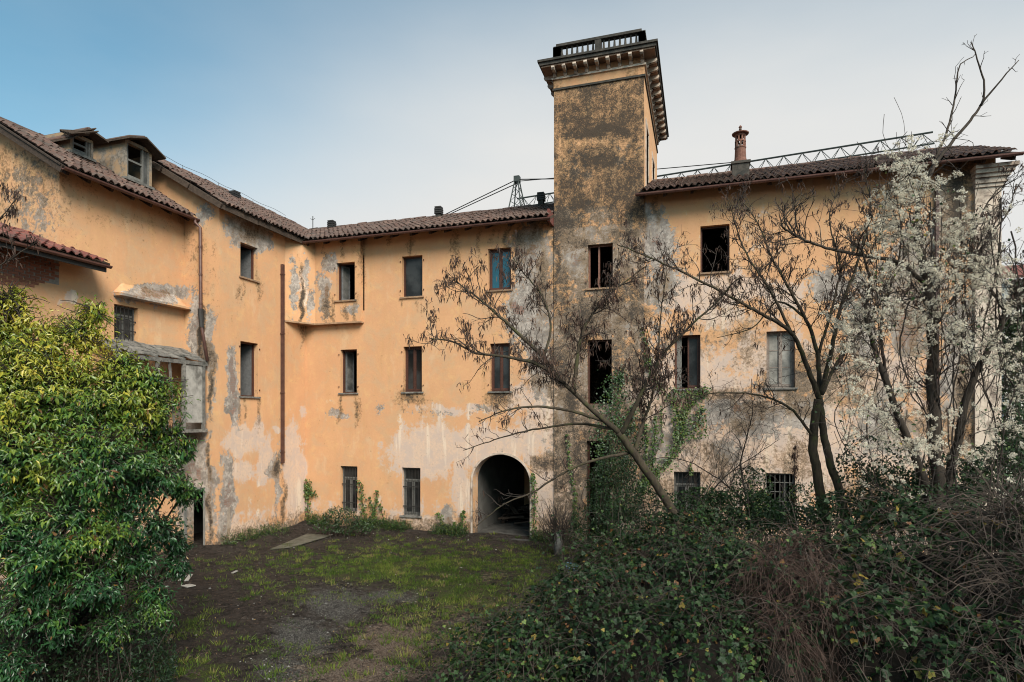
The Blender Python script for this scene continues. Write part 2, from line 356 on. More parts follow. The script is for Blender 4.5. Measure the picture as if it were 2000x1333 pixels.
def ground_material():
    t = NT('courtyard_soil'); w = t.n('ShaderNodeSeparateXYZ'); t.l(t.attr('cover').outputs['Vector'], w.inputs[0])
    a = t.noise(.9, 9, .75); b = t.noise(6, 9, .78); c = t.noise(38, 6, .7); e = t.noise(2.4, 9, .75)
    col = t.mix(t.ss(b, .38, .62), (.010, .008, .007), (.046, .036, .031))
    col = t.mix(t.ss(c, .55, .68, 0, .8), col, (.12, .095, .08))
    col = t.mix(t.ss(a, .48, .60, 0, .6), col, (.050, .040, .034))
    gv = t.math('ADD', w.outputs['X'], t.math('ADD', t.math('MULTIPLY', t.math('SUBTRACT', b, .5), 1.5), t.math('MULTIPLY', t.math('SUBTRACT', e, .5), 2.6)))
    col = t.mix(t.ss(gv, .50, .80, 0, .8), col, t.mix(t.ss(c, .35, .65), (.018, .024, .008), (.072, .092, .018)))
    rv = t.math('ADD', w.outputs['Y'], t.math('ADD', t.math('MULTIPLY', t.math('SUBTRACT', b, .5), 1.2), t.math('MULTIPLY', t.math('SUBTRACT', e, .5), 1.4)))
    col = t.mix(t.ss(rv, .50, .95, 0, .75), col, t.mix(t.ss(c, .40, .66), (.034, .032, .030), (.185, .172, .16)))
    dv = t.math('ADD', w.outputs['Z'], t.math('ADD', t.math('MULTIPLY', t.math('SUBTRACT', b, .5), 1.3), t.math('MULTIPLY', t.math('SUBTRACT', e, .5), 1.6)))
    col = t.mix(t.ss(dv, .45, .75, 0, .8), col, t.mix(t.ss(c, .35, .65), (.065, .046, .036), (.24, .18, .14)))
    t.bump(t.math('ADD', b, t.math('MULTIPLY', c, .5)), 1.0, .09)
    return t.fin(col, .95, .15)
M['ground'] = ground_material()
# ------------------------------------------------------------------ weathering, and the shade of one recess, painted at its place on the walls
# (photo x, photo y, radius x, radius y, strength)
GREY = [(456,735,8,50,1.55),(1012,602,14,18,1.6),(1058,560,10,18,1.5),(1182,640,18,12,1.5),(1770,640,26,50,1.45),(1440,800,14,10,1.5),(1042,705,9,26,1.45),(640,575,7,16,1.4),(1040,500,40,75,1),(1035,610,50,80,.95),(1062,700,26,95,.9),(1000,625,25,45,.75),(690,603,17,9,.9),(642,512,14,20,.95),(634,580,15,50,.9),(640,610,10,22,.8),
 (660,806,22,9,.8),(740,800,14,22,.6),(486,447,46,32,1.1),(512,480,22,14,.85),(403,413,18,22,.95),(455,725,12,46,1.0),(456,790,12,42,1.0),(446,965,14,75,1.05),(436,1040,14,50,.95),
 (540,935,6,70,.85),(536,915,12,20,.9),(574,560,9,60,.85),(604,600,9,40,.75),(600,530,9,30,.8),(384,640,14,60,1.0),(408,665,14,70,.95),(414,760,10,60,.7),(375,910,34,140,1.0),(408,980,16,110,.8),
 (300,577,62,17,1.25),(1100,760,20,60,.9),(1108,880,45,60,.75),(1105,440,22,40,1.0),(1120,500,30,55,1.0),(1165,620,70,45,1.0),(1120,690,30,90,.9),(1225,620,35,40,.9),(1230,470,14,60,.8),
 (1285,470,30,55,1.0),(1292,560,40,55,.85),(1268,420,12,26,.9),(1245,690,12,40,.6),(1400,805,60,35,.8),(1480,815,70,45,.85),(1560,800,55,50,.85),(1420,890,45,60,.65),(1625,560,55,40,.85),(1560,690,20,40,.4),
 (1690,640,40,130,.75),(1720,830,60,90,.8),(1780,560,70,140,.85),(1860,420,50,110,.8),(1870,700,50,160,.8),(872,1010,14,26,.95),(980,900,18,20,.5),(60,400,70,120,.55),(20,470,40,40,.6),(1240,900,30,100,.55),(1340,830,30,60,.6),
 (840,805,60,10,.5),(950,800,40,14,.6),(700,560,6,40,.3),(1130,330,60,60,.5),(1215,300,30,60,.5),(1170,420,60,40,.6)]
DARK = [(1150,262,60,10,1.15),(1215,255,30,14,1.1),(1165,240,84,24,.85),(1120,330,12,90,.8),(1200,350,10,90,.7),(1235,380,10,80,.85),(1130,400,60,26,.95),(1170,255,85,16,1.15),(1130,235,50,30,.95),(1215,240,40,35,.9),(1170,310,82,30,1.0),(1130,215,25,22,.7),(1240,240,18,90,.8),(1090,300,10,120,.75),(1130,390,50,35,.85),(1200,400,40,30,.75),(1105,440,22,30,.8),(1086,520,7,110,.95),(1130,480,40,16,.7),(1220,440,26,10,.65),
 (1240,610,26,24,.9),(1200,600,30,14,.7),(1110,640,30,40,.75),(1095,720,22,70,.8),(1115,790,20,60,.95),(1130,890,30,70,.8),(1060,905,30,16,.85),(1105,860,26,16,.7),(588,590,3,62,1.1),(589,530,4,20,.7),(640,600,9,30,.8),(393,655,5,55,1.2),(410,690,10,26,.8),(413,760,4,55,.9),(408,900,4,45,.9),(410,1010,4,60,.9),(515,1065,40,14,1.1),(560,1045,36,16,1.1),(545,1040,14,18,.9),(470,1075,40,9,.9),(553,1000,5,60,.8),(540,915,6,20,.9),
 (805,778,25,12,.75),(976,778,26,22,.85),(800,1020,60,5,.5),(300,577,45,9,.55),(250,430,150,18,.18),(490,455,40,18,.6),(1420,770,50,14,.7),(1480,800,40,20,.7),(1450,830,30,14,.6),(1330,790,24,20,.5),(1565,800,26,14,.7),(1260,420,5,50,.7),(1780,600,60,120,.45),(1868,400,26,110,1.0),(1880,800,18,120,.7),(1100,1020,60,20,.7),(1250,980,80,40,.6),(1350,1010,100,20,.5),(1700,960,100,40,.6),  # the tall blob beside the end pilaster is painted recess shade
 (690,1025,120,14,.7),(760,1040,60,8,.6),(870,1042,60,8,.8),(1290,560,25,40,.45),(1020,470,20,40,.6),(1060,560,20,80,.6),(1170,350,80,14,.7),(1190,205,60,20,.55),(120,360,9,60,.3),(60,370,90,110,.42),(20,330,30,60,.45),(410,560,14,130,.22),(380,480,20,60,.3)]
PALE = [(845,880,85,52,.95),(950,868,70,38,.95),(900,950,22,60,.75),(960,940,34,90,.7),(1085,960,50,90,.95),(800,1000,50,40,.6),(850,1030,60,20,.9),(470,858,34,36,.95),(505,850,9,36,.9),(518,900,16,50,.8),(475,920,30,24,.75),(570,890,18,70,.95),(575,970,22,60,.95),(560,1040,40,20,.9),(485,1045,50,26,.95),(590,930,10,80,.7),(540,840,10,7,.8),(590,800,12,22,.6),(135,580,12,14,.95),(115,590,7,9,.8),(790,845,12,30,.6),(900,800,130,18,.55),
 (1350,575,90,32,.9),(1440,560,70,30,.85),(1400,620,90,26,.6),(1530,580,60,50,.6),(1300,800,50,80,.85),(1330,920,90,90,1.0),(1450,900,110,90,.95),(1560,900,90,100,.9),(1640,760,60,120,.6),(1600,860,80,60,.8),(1250,760,60,70,.7),(1180,620,60,40,.5),(1160,800,80,80,.6),(1740,900,80,80,.8),(1250,540,16,50,.6),(1170,500,80,60,.3),(1030,860,60,50,.7),(1010,780,50,40,.6),(590,560,10,50,.7),(640,560,12,20,.8),(670,530,9,12,.5),(640,805,40,60,.25),(1500,480,300,160,.30),(1300,640,120,120,.35)]
_r = random.Random(5)
for _x0, _x1, _y in ((657,693,590),(785,825,583),(953,998,570),(665,697,771),(788,824,769),(957,996,768),(785,821,1011),(1148,1197,566),(1368,1425,536),(1318,1368,764),(1497,1553,762),(469,503,548),(469,504,778)):
    for _x in (_x0 - 2, _x1 + 2, (_x0 + _x1) / 2 + _r.uniform(-12, 12)):      # runs of dirty water from the sills
        _l = _r.uniform(12, 34); DARK.append((_x, _y + _l * .8, _r.uniform(2.5, 4.5), _l, _r.uniform(.42, .62)))
for _k in range(30):                                                              # and from leaks in the gutter
    _x = _r.uniform(630, 1330); _y = (478 - (_x - 630) * .125) if _x < 1083 else (388 - (_x - 1245) * .115 if _x > 1258 else 190)
    _l = _r.uniform(15, 60); DARK.append((_x, _y + _l * .7, _r.uniform(3, 9), _l, _r.uniform(.35, .55)))
def blob(px, py, L):
    v = np.zeros(len(px))
    for x, y, rx, ry, s in L:
        d = np.sqrt(((px - x) / rx) ** 2 + ((py - y) / ry) ** 2)
        v = np.maximum(v, s * np.clip(1.15 - .65 * d, 0, 1))
    return v
def wear_shade(P, tower=False, fade=1.0):
    P = np.asarray(P, float); px, py, _ = proj(P)
    w = (fbm(P, 1.3, 3, 5) - .5); w2 = (fbm(P, 1.3, 3, 25) - .5)
    px = px + w * 26; py = py + w2 * 26
    g, d, p = blob(px, py, GREY), blob(px, py, DARK), blob(px, py, PALE)
    if tower:
        up = P[:, 2] > 11
        v_ = (fbm(P, .8, 3, 51) - .5) * .9
        d = np.maximum(d, np.where(up, .66, .56) + v_); g = np.maximum(g, np.where(up, .28, .56) - v_ * .6)
    lo_ = np.clip((9.2 - P[:, 2]) / 3, 0, 1) * np.clip((P[:, 0] + 8.5) / 3, 0, 1) * (P[:, 1] > -.2)      # the damp right hand half of the front
    v1 = fbm(P, .55, 4, 61) - .5; v2 = fbm(P, .7, 4, 71) - .5
    g = np.maximum(g, (.36 + v1 * 1.5) * lo_); d = np.maximum(d, (.22 + v2 * 1.5) * lo_); p = np.maximum(p, (.46 - v1 * .8) * lo_)
    zb = np.clip((1.0 - P[:, 2]) / 1.0, 0, 1); d = np.maximum(d, zb * .75); p = np.maximum(p, np.clip((2.2 - P[:, 2]) / 3, 0, .42))
    return np.stack([g * 1.06, d * 1.04, p * 1.16], 1) * fade

class Plane:
    def __init__(s, O, eu, n): s.O = np.array(O, float); s.e = np.array(eu, float); s.n = np.array(n, float)
    def p(s, u, w, z): return s.O + s.e * u - s.n * w + np.array((0, 0, 1.)) * z      # w>0 goes into the wall
    def u_of(s, P): return float(np.dot(np.asarray(P) - s.O, s.e))
FRONT = Plane((0, 0, 0), (1, 0, 0), (0, -1, 0))
WX = -15.27; LX = -16.74; EY = -4.6; GY = -8.8
def plbox(mb, pl, u0, u1, w0, w1, z0, z1, tint=.5):
    P = [pl.p(u0, w0, z0), pl.p(u1, w0, z0), pl.p(u1, w1, z0), pl.p(u0, w1, z0)]
    mb.hexa(P + [q + np.array((0, 0, z1 - z0)) for q in P], tint)
def lines(a, b, step, extra):
    L = set(np.round(np.linspace(a, b, max(2, int(math.ceil((b - a) / step)) + 1)), 4))
    ex = [round(e, 4) for e in extra if a < e < b]
    L = sorted([q for q in L if all(abs(q - e) > step * .3 for e in ex) or q in (round(a, 4), round(b, 4))] + ex)
    return np.array(sorted(set(L)))
def wall(name, pl, u0, u1, z0, z1, ops=(), step=.075, thick=.38, parent=None, top=None, mat=None, tower=False, inner=True, fade=1.0):
    """ops: dicts u0,u1,z0,z1[,arch][,depth]. Outer face as a grid, reveals, inner skin."""
    V = []; Q = []; idx = []; n = 0
    def put(P, q, mi):
        nonlocal n
        V.append(np.asarray(P)); Q.append(np.asarray(q) + n); idx.append(np.full(len(q), mi)); n += len(P)
    ex = [o[k] for o in ops for k in ('u0', 'u1')]; ez = [o[k] for o in ops for k in ('z0', 'z1')]
    for layer in (0, 1) if inner else (0,):
        us = lines(u0, u1, step if layer == 0 else 5, ex); zs = lines(z0, z1, step if layer == 0 else 5, ez)
        U, Z = np.meshgrid(us, zs, indexing='ij')
        Zt = Z if top is None else np.minimum(Z, top(U))
        w = thick * layer
        P = pl.O + pl.e * U[..., None] - pl.n * w + np.array((0, 0, 1.)) * Zt[..., None]
        nz = len(zs); I, J = np.meshgrid(np.arange(len(us) - 1), np.arange(nz - 1), indexing='ij'); I = I.ravel(); J = J.ravel()
        uc = (us[I] + us[I + 1]) / 2; zc = (zs[J] + zs[J + 1]) / 2; keep = np.ones(len(I), bool)
        for o in ops: keep &= ~((uc > o['u0']) & (uc < o['u1']) & (zc > o['z0']) & (zc < o['z1']))
        if top is not None: keep &= (Zt[I, J + 1] - Zt[I, J] > 1e-3) | (Zt[I + 1, J + 1] - Zt[I + 1, J] > 1e-3)
        I, J = I[keep], J[keep]
        q = np.stack([I * nz + J, (I + 1) * nz + J, (I + 1) * nz + J + 1, I * nz + J + 1], 1)
        if layer: q = q[:, ::-1]
        put(P.reshape(-1, 3), q, layer)
    for o in ops:
        a, b, c, d = o['u0'], o['u1'], o['z0'], o['z1']; dp = o.get('depth', thick)
        if o.get('arch'):
            r = (b - a) / 2; rise = o.get('rise', r); zs_ = d - rise; m = (a + b) / 2; N = 28
            th = np.linspace(math.pi, 0, N + 1); au = m + r * np.cos(th); az = zs_ + rise * np.sin(th)
            for w, fl in ((0, 0), (thick, 1)):
                P = np.vstack([[pl.p(u, w, z) for u, z in zip(au, az)], [pl.p(u, w, d) for u in au]])
                k = N + 1; q = np.array([(i, i + 1, k + i + 1, k + i) for i in range(N)])
                put(P, q[:, ::-1] if fl else q, fl)
            P = np.vstack([[pl.p(u, 0, z) for u, z in zip(au, az)], [pl.p(u, dp, z) for u, z in zip(au, az)]])
            put(P, [(i, k + i, k + i + 1, i + 1) for i in range(N)], 0)
            d = zs_
        else:
            put([pl.p(a, 0, d), pl.p(b, 0, d), pl.p(b, dp, d), pl.p(a, dp, d)], [(0, 3, 2, 1)], 0)
        put([pl.p(a, 0, c), pl.p(a, 0, d), pl.p(a, dp, d), pl.p(a, dp, c)], [(0, 1, 2, 3)], 0)
        put([pl.p(b, 0, c), pl.p(b, 0, d), pl.p(b, dp, d), pl.p(b, dp, c)], [(0, 3, 2, 1)], 0)
        put([pl.p(a, 0, c), pl.p(b, 0, c), pl.p(b, dp, c), pl.p(a, dp, c)], [(0, 1, 2, 3)], 0)
    V = np.vstack(V)
    return obj(name, V, [np.vstack(Q)], [mat or M['wall'], M['inside']], parent, origin=pl.p((u0 + u1) / 2, 0, z0), midx=np.concatenate(idx), attrs={'wear_shade': wear_shade(V, tower, fade)})
def sheet(name, P4, mat, parent):
    return obj(name, P4, [[(0, 1, 2, 3)]], mat, parent)
def box(name, lo, hi, mat, parent):
    m = MB(); m.box(lo, hi); return m.build(name, mat, parent)

# ------------------------------------------------------------------ roofs
def tile_template(w, L):
    us = np.array([0, .12, .26, .38, .5, .64, .8, 1.0]) * w
    hs = np.array([.028, .0, .0, .022, .062, .078, .062, .026])
    k = len(us); V = []
    for s_, dz, tp in ((0, .030, 1.0), (L, .0, .93)):
        for u, h in zip(us, hs): V.append(((u - w / 2) * tp, s_, h + dz))
    for u, h in zip(us, hs): V.append(((u - w / 2), 0, h + .004))
    V = np.array(V); Q = [(i, i + 1, k + i + 1, k + i) for i in range(k - 1)] + [(2 * k + i, 2 * k + i + 1, i + 1, i) for i in range(k - 1)]
    return V, np.array(Q)
def roof(bld, A, B, up, run, pitch, label=None, tiles=True, single_rows=1, w=.215, exp=.34, tmat='tile', ridge=True, back=True, rafters=True, rspace=.75, deckt=.09, gutter=True, brk=0, over=.6, seed=1):
    """A,B: eave corners (deck top). up: horizontal unit vector to the ridge."""
    rg = np.random.default_rng(seed)
    A = np.array(A, float); B = np.array(B, float); up = np.array(up, float)
    if np.cross(B - A, up)[2] < 0: A, B = B, A
    e = (B - A) / np.linalg.norm(B - A); W = np.linalg.norm(B - A)
    s = up + np.array((0, 0, pitch)); sl = np.linalg.norm(s); s = s / sl; L = run * sl; n = np.cross(e, s); n = n if n[2] > 0 else -n
    m = MB(); T = [A, B, B + s * L, A + s * L]; m.hexa([q - n * deckt for q in T] + T)
    if back:
        C = A + s * L; D = B + s * L; s2 = up - np.array((0, 0, pitch)); s2 /= np.linalg.norm(s2); n2 = n - 2 * np.dot(n, up) * up
        T = [D - e * .001 + up * .002, C + e * .001 + up * .002, C + s2 * L, D + s2 * L]; m.hexa([q - n2 * deckt for q in T] + T)
    r = m.build('roof', M['wood'], bld)
    if not tiles: return r
    tv, tq = tile_template(w, exp * 1.22); cols = int(W / w); w0 = (W - cols * w) / 2; rows = int(L / exp)
    tmesh = make_mesh('tile', tv, [tq], M[tmat], smooth=False); R = np.stack([e, s, n], 1)
    V = []; Q = []; tn = []; k = 0
    for j in range(rows):
        for i in range(cols):
            o = A + e * (w0 + (i + .5) * w + rg.normal(0, .008)) + s * (j * exp - .05 + rg.normal(0, .024)) + n * (.010 + rg.normal(0, .008) + .05 * vnoise(np.array([[A[0] + e[0] * i * w, A[1] + e[1] * i * w, j * .5]]), .6, 3)[0])
            if brk and rg.random() < brk: continue
            an = rg.normal(0, .05)
            if j < single_rows:
                t = link('tile', tmesh, r, o)
                X = e * math.cos(an) + s * math.sin(an); Y = s * math.cos(an) - e * math.sin(an); t.rotation_euler = Matrix(np.stack([X, Y, n], 1).tolist()).to_euler()
                continue
            V.append(tv @ R.T + o); Q.append(tq + k); k += len(tv); tn.append(np.full(len(tv), rg.random()))
    if V:
        t = obj('tile_courses', np.vstack(V), [np.vstack(Q)], M[tmat], r, attrs={'tint': np.concatenate(tn)}); t['kind'] = 'stuff'
    if ridge:
        th = np.linspace(-.15, math.pi + .15, 8); l = .42
        rv = np.array([(y, .115 * k_ * math.cos(a), .115 * k_ * math.sin(a)) for y, k_ in ((0, 1.0), (l, .86)) for a in th])
        rq = np.array([(i, i + 1, 8 + i + 1, 8 + i) for i in range(7)]); rm = make_mesh('ridge_tile', rv, [rq], M[tmat], smooth=True)
        hup = np.cross(e, (0, 0, 1)); Rm = Matrix(np.stack([e, np.cross((0, 0, 1), e), (0, 0, 1)], 1).tolist())
        for i in range(int(W / .37)):
            t = link('ridge_tile', rm, r, A + s * L + e * (i * .37) + np.array((0, 0, .02 + rg.normal(0, .012))))
            t.rotation_euler = (Rm @ Matrix.Rotation(rg.normal(0, .03), 3, 'Z') @ Matrix.Rotation(rg.normal(-.04, .02), 3, 'Y')).to_euler()
    if rafters:
        for i in range(int(W / rspace) + 1):
            m = MB(); a = A + e * min(W - .1, .1 + i * rspace + rg.normal(0, .04)) - n * (deckt + .055) + s * (.02 + rg.random() * .05); m.bar(a, a + s * over * 1.25, .09, .11, up=n)
            m.build('rafter', M['wood'], bld)
    if gutter:
        m = MB(); c = A - up * .07 + np.array((0, 0, -.07)); th = np.linspace(math.pi, 2 * math.pi, 7); k = 7; V = []
        for q in (c - e * .05, c + e * (W + .05)):
            for rr in (.075, .066): V += [q + up * rr * math.cos(a) + np.array((0, 0, rr * math.sin(a) + .02)) for a in th]
        Q = [(i, i + 1, 2 * k + i + 1, 2 * k + i) for i in range(k - 1)] + [(k + i + 1, k + i, 3 * k + i, 3 * k + i + 1) for i in range(k - 1)] + [(i, k + i, k + i + 1, i + 1) for i in range(k - 1)] + [(2 * k + i, 2 * k + i + 1, 3 * k + i + 1, 3 * k + i) for i in range(k - 1)] + [(0, 2 * k, 3 * k, k), (k - 1, 2 * k - 1, 4 * k - 1, 3 * k - 1)]
        m.add(V, Q); m.build('gutter', M['gutter'], bld)
    return r

# ------------------------------------------------------------------ windows
def window(bld, pl, o, kind, sill=True, fmat='frame', hinges=True, seed=0):
    u0, u1, z0, z1 = o['u0'], o['u1'], o['z0'], o['z1']; g = np.random.default_rng(seed)
    m = MB(); fw = .055; a, b = .17, .235
    for q in ((u0, u0 + fw, z0, z1), (u1 - fw, u1, z0, z1), (u0 + fw, u1 - fw, z1 - fw, z1), (u0 + fw, u1 - fw, z0, z0 + fw * .8)):
        plbox(m, pl, q[0], q[1], a, b, q[2], q[3])
    if hinges:
        for u in (u0 - .07, u1 + .05):
            for z in (z0 + .22, z1 - .22): plbox(m, pl, u, u + .025, -.035, .0, z, z + .05)
    W = m.build('window', M[fmat], bld)
    um = (u0 + u1) / 2; iu0, iu1, iz0, iz1 = u0 + fw, u1 - fw, z0 + fw, z1 - fw
    def part(nm, mat, boxes):
        m = MB()
        for q in boxes: plbox(m, pl, *q)
        return m.build(nm, M[mat], W)
    def casement(x0, x1, y0, y1, w, mat=None, pane='glass'):
        f = .05; part('casement', mat or fmat, [(x0, x0 + f, w, w + .045, y0, y1), (x1 - f, x1, w, w + .045, y0, y1), (x0 + f, x1 - f, w, w + .045, y1 - f, y1), (x0 + f, x1 - f, w, w + .045, y0, y0 + f * 1.4)])
        if pane: part('pane', pane, [(x0 + f + .001, x1 - f - .001, w + .018, w + .024, y0 + f * 1.4 + .001, y1 - f - .001)])
    if sill: part('sill', sill if isinstance(sill, str) else 'greywood', [(u0 - .07, u1 + .07, -.06, .165, z0 - .055, z0 + .004)])
    if kind == 'double':
        casement(iu0, um - .012, iz0, iz1, .185); casement(um + .012, iu1, iz0, iz1, .185)
        part('mullion', fmat, [(um - .03, um + .03, .165, .184, iz0, iz1)])
    elif kind == 'blue':
        casement(iu0, um - .012, iz0, iz1, .185, pane='blue'); casement(um + .012, iu1, iz0, iz1, .185, pane='blue')
        part('mullion', fmat, [(um - .03, um + .03, .165, .184, iz0, iz1)])
    elif kind == 'glass':
        part('pane', 'glassd', [(iu0, iu1, .20, .207, iz0, iz1)])
    elif kind == 'open':
        x = iu0 + .02; d = g.uniform(.30, .36); lw = (iu1 - iu0) * .47        # left leaf swung inwards
        P = lambda t, zz: pl.p(x + .16 * t, .24 + d * t, zz)
        m = MB()
        for (t0, t1, y0, y1) in ((0, .14, iz0, iz1), (.86, 1, iz0, iz1), (.14, .86, iz1 - .06, iz1), (.14, .86, iz0, iz0 + .08)):
            b4 = [P(t0, y0), P(t1, y0), P(t1, y0) + pl.e * .035, P(t0, y0) + pl.e * .035]; m.hexa(b4 + [q + np.array((0, 0, y1 - y0)) for q in b4])
        m.build('casement', M['leafw'], W)
        m = MB(); b4 = [P(.14, iz0 + .08) + pl.e * .012, P(.86, iz0 + .08) + pl.e * .012, P(.86, iz0 + .08) + pl.e * .02, P(.14, iz0 + .08) + pl.e * .02]; m.hexa(b4 + [q + np.array((0, 0, iz1 - iz0 - .14)) for q in b4]); m.build('pane', M['curtain'], W)
    elif kind == 'openr':     # right leaf swung inwards, seen on the far jamb
        x = iu1 - .03; P = lambda t, zz: pl.p(x - .05 * t, .24 + .42 * t, zz)
        m = MB(); b4 = [P(0, iz0), P(1, iz0), P(1, iz0) + pl.e * .035, P(0, iz0) + pl.e * .035]; m.hexa(b4 + [q + np.array((0, 0, iz1 - iz0)) for q in b4]); m.build('casement', M['leafw'], W)
    elif kind == 'grille':
        zt = z0 + (z1 - z0) * .74
        part('transom', fmat, [(iu0, iu1, .165, .235, zt - .03, zt + .03)])
        part('pane', 'glassd', [(iu0, iu1, .205, .212, zt + .03, iz1)])
        casement(iu0, um - .012, iz0, zt - .03, .19, pane='glassd'); casement(um + .012, iu1, iz0, zt - .03, .19, pane='glassd')
        nb = 6
        for i in range(1, nb): u = u0 + (u1 - u0) * i / nb; part('bar', 'iron', [(u - .009, u + .009, .07, .088, z0 + .01, z1 - .01)])
        for z in (z0 + .35, z0 + (z1 - z0) * .6): part('crossbar', 'iron', [(u0 + .002, u1 - .002, .088, .098, z - .02, z + .02)])
    elif kind == 'grid':
        for i in range(1, 6): u = u0 + (u1 - u0) * i / 6; part('bar', 'frameg', [(u - .008, u + .008, .07, .086, z0 + .01, z1 - .01)])
        nz = int((z1 - z0) / .28)
        for i in range(1, nz): z = z0 + (z1 - z0) * i / nz; part('crossbar', 'frameg', [(u0 + .002, u1 - .002, .086, .1, z - .008, z + .008)])
    elif kind == 'mullion':
        part('mullion', fmat, [(u0 + (u1 - u0) * .42 - .03, u0 + (u1 - u0) * .42 + .03, a, b, iz0, iz1)])
    elif kind == 'curtain':
        casement(iu0, um - .012, iz0, iz1, .185, pane='curtain'); casement(um + .012, iu1, iz0, iz1, .185, pane='curtain')
        part('mullion', fmat, [(um - .03, um + .03, .165, .184, iz0, iz1)])
    elif kind == 'panes':
        for a_, b_ in ((iu0, um - .012), (um + .012, iu1)):
            casement(a_, b_, iz0, iz1, .185, pane='curtainl')
            for f_ in (.36, .68): part('muntin', fmat, [(a_ + .052, b_ - .052, .192, .222, iz0 + (iz1 - iz0) * f_ - .014, iz0 + (iz1 - iz0) * f_ + .014)])
        part('mullion', fmat, [(um - .03, um + .03, .165, .184, iz0, iz1)])
    elif kind == 'lefthalf':  # grey jamb board left, brown leaf right
        part('jamb_board', 'frameg', [(iu0, iu0 + .16, .20, .26, iz0, iz1)])
        casement(um, iu1, iz0, iz1, .185, pane='glassd')
    return W
def glassmat(name, c, rough):
    t = NT(name); n = t.noise(1.5, 5, .6); col = t.mix(t.ss(n, .4, .65), c, tuple(min(1, q * 2.6 + .01) for q in c)); return t.fin(col, rough, .3)
M['glass'] = glassmat('dark_window_glass', (.008, .009, .010), .10)
M['glassd'] = glassmat('dusty_window_glass', (.012, .0125, .013), .35)
M['curtainl'] = simple('whitened_pane', (.30, .285, .265), (.13, .125, .115), 2.5, .5, dark=(.09, .088, .085))
M['frameg2'] = simple('bleached_window_wood', (.14, .115, .10), (.24, .20, .18), 15, .75)
def R_(pl, x0, x1, yt, yb, **k):
    f = onY if abs(pl.n[1]) > .5 else onX; q = (pl.O[1] if abs(pl.n[1]) > .5 else pl.O[0])
    ym = (yt + yb) / 2; a, b = pl.u_of(f(x0, ym, q)), pl.u_of(f(x1, ym, q)); xm = (x0 + x1) / 2
    d = dict(u0=a, u1=b, z0=float(f(xm, yb, q)[2]), z1=float(f(xm, yt, q)[2])); d.update(k); return d

# ================================================================== GROUND
def ground():
    def axis(lo, hi, fine0, fine1, st):
        c = list(np.arange(fine0, fine1 + 1e-6, st)); a = fine0; g = st
        while a > lo: g *= 1.6; a -= g; c.insert(0, a)
        a = fine1; g = st
        while a < hi: g *= 1.6; a += g; c.append(a)
        return np.array(c)
    xs = axis(-1500, 1500, -16.6, 10, .14); ys = axis(-600, 2500, -14, .4, .14)
    X, Y = np.meshgrid(xs, ys, indexing='ij'); P = np.stack([X.ravel(), Y.ravel(), np.zeros(X.size)], 1)
    near = (P[:, 0] > -17) & (P[:, 0] < 11) & (P[:, 1] > -15) & (P[:, 1] < .5)
    z = (fbm(P, .35, 4, 3) - .5) * .22 + (fbm(P, 3, 3, 9) - .5) * .07
    bank = np.exp(-((P[:, 0] + 15.2) / .8) ** 2) * .18 + np.exp(-((P[:, 1]) / .5) ** 2) * .12
    z = z + bank * (P[:, 1] > -4.7)
    px, py, dep = proj(P)
    rut = [(660,1180,95,42),(590,1240,90,45),(760,1165,90,18),(560,1300,80,40)]
    rv = blob(px, py, [(a, b, c, d, 1.0) for a, b, c, d in rut]) * (dep > 0)
    z -= rv * .05 + rv * .035 * np.sin((P[:, 0] * .8 + P[:, 1] * .6) * 26) * (rv > .4)
    far = np.clip((np.hypot(P[:, 0], P[:, 1]) - 20) / 20, 0, 1); z *= (1 - far)
    P[:, 2] = np.where(near, z, z * .3)
    gr = blob(px, py, [(800,1110,260,38,.85),(900,1160,170,60,.85),(700,1120,120,25,.8),(560,1160,60,25,.6),(1000,1110,120,40,.7),(540,1280,110,50,.5),(700,1260,120,40,.45),(880,1260,120,50,.5),(380,1310,120,30,.7),(370,1220,45,40,.6),(640,1085,90,18,.5),(1150,1130,120,40,.6)]) * (dep > 0)
    dr = blob(px, py, [(770,1250,90,50,.9),(700,1310,140,40,.9),(900,1230,120,70,.6),(960,1120,70,40,.5),(900,1300,120,40,.7)]) * (dep > 0)
    nx = len(xs); ny = len(ys); I, J = np.meshgrid(np.arange(nx - 1), np.arange(ny - 1), indexing='ij'); I = I.ravel(); J = J.ravel()
    q = np.stack([I * ny + J, (I + 1) * ny + J, (I + 1) * ny + J + 1, I * ny + J + 1], 1)
    o = obj('ground', P, [q], M['ground'], None, origin=np.zeros(3), attrs={'cover': np.stack([gr, rv, dr], 1)}, smooth=True)
    o['kind'] = 'structure'
    return xs, ys, P[:, 2].reshape(nx, ny), gr.reshape(nx, ny), rv.reshape(nx, ny), dr.reshape(nx, ny)
GX, GYs, GZ, GGR, GRV, GDR = ground()
def gsample(A, x, y):
    i = np.clip(np.searchsorted(GX, x) - 1, 0, len(GX) - 2); j = np.clip(np.searchsorted(GYs, y) - 1, 0, len(GYs) - 2)
    fx = (x - GX[i]) / (GX[i + 1] - GX[i]); fy = (y - GYs[j]) / (GYs[j + 1] - GYs[j])
    return A[i, j] * (1 - fx) * (1 - fy) + A[i + 1, j] * fx * (1 - fy) + A[i, j + 1] * (1 - fx) * fy + A[i + 1, j + 1] * fx * fy

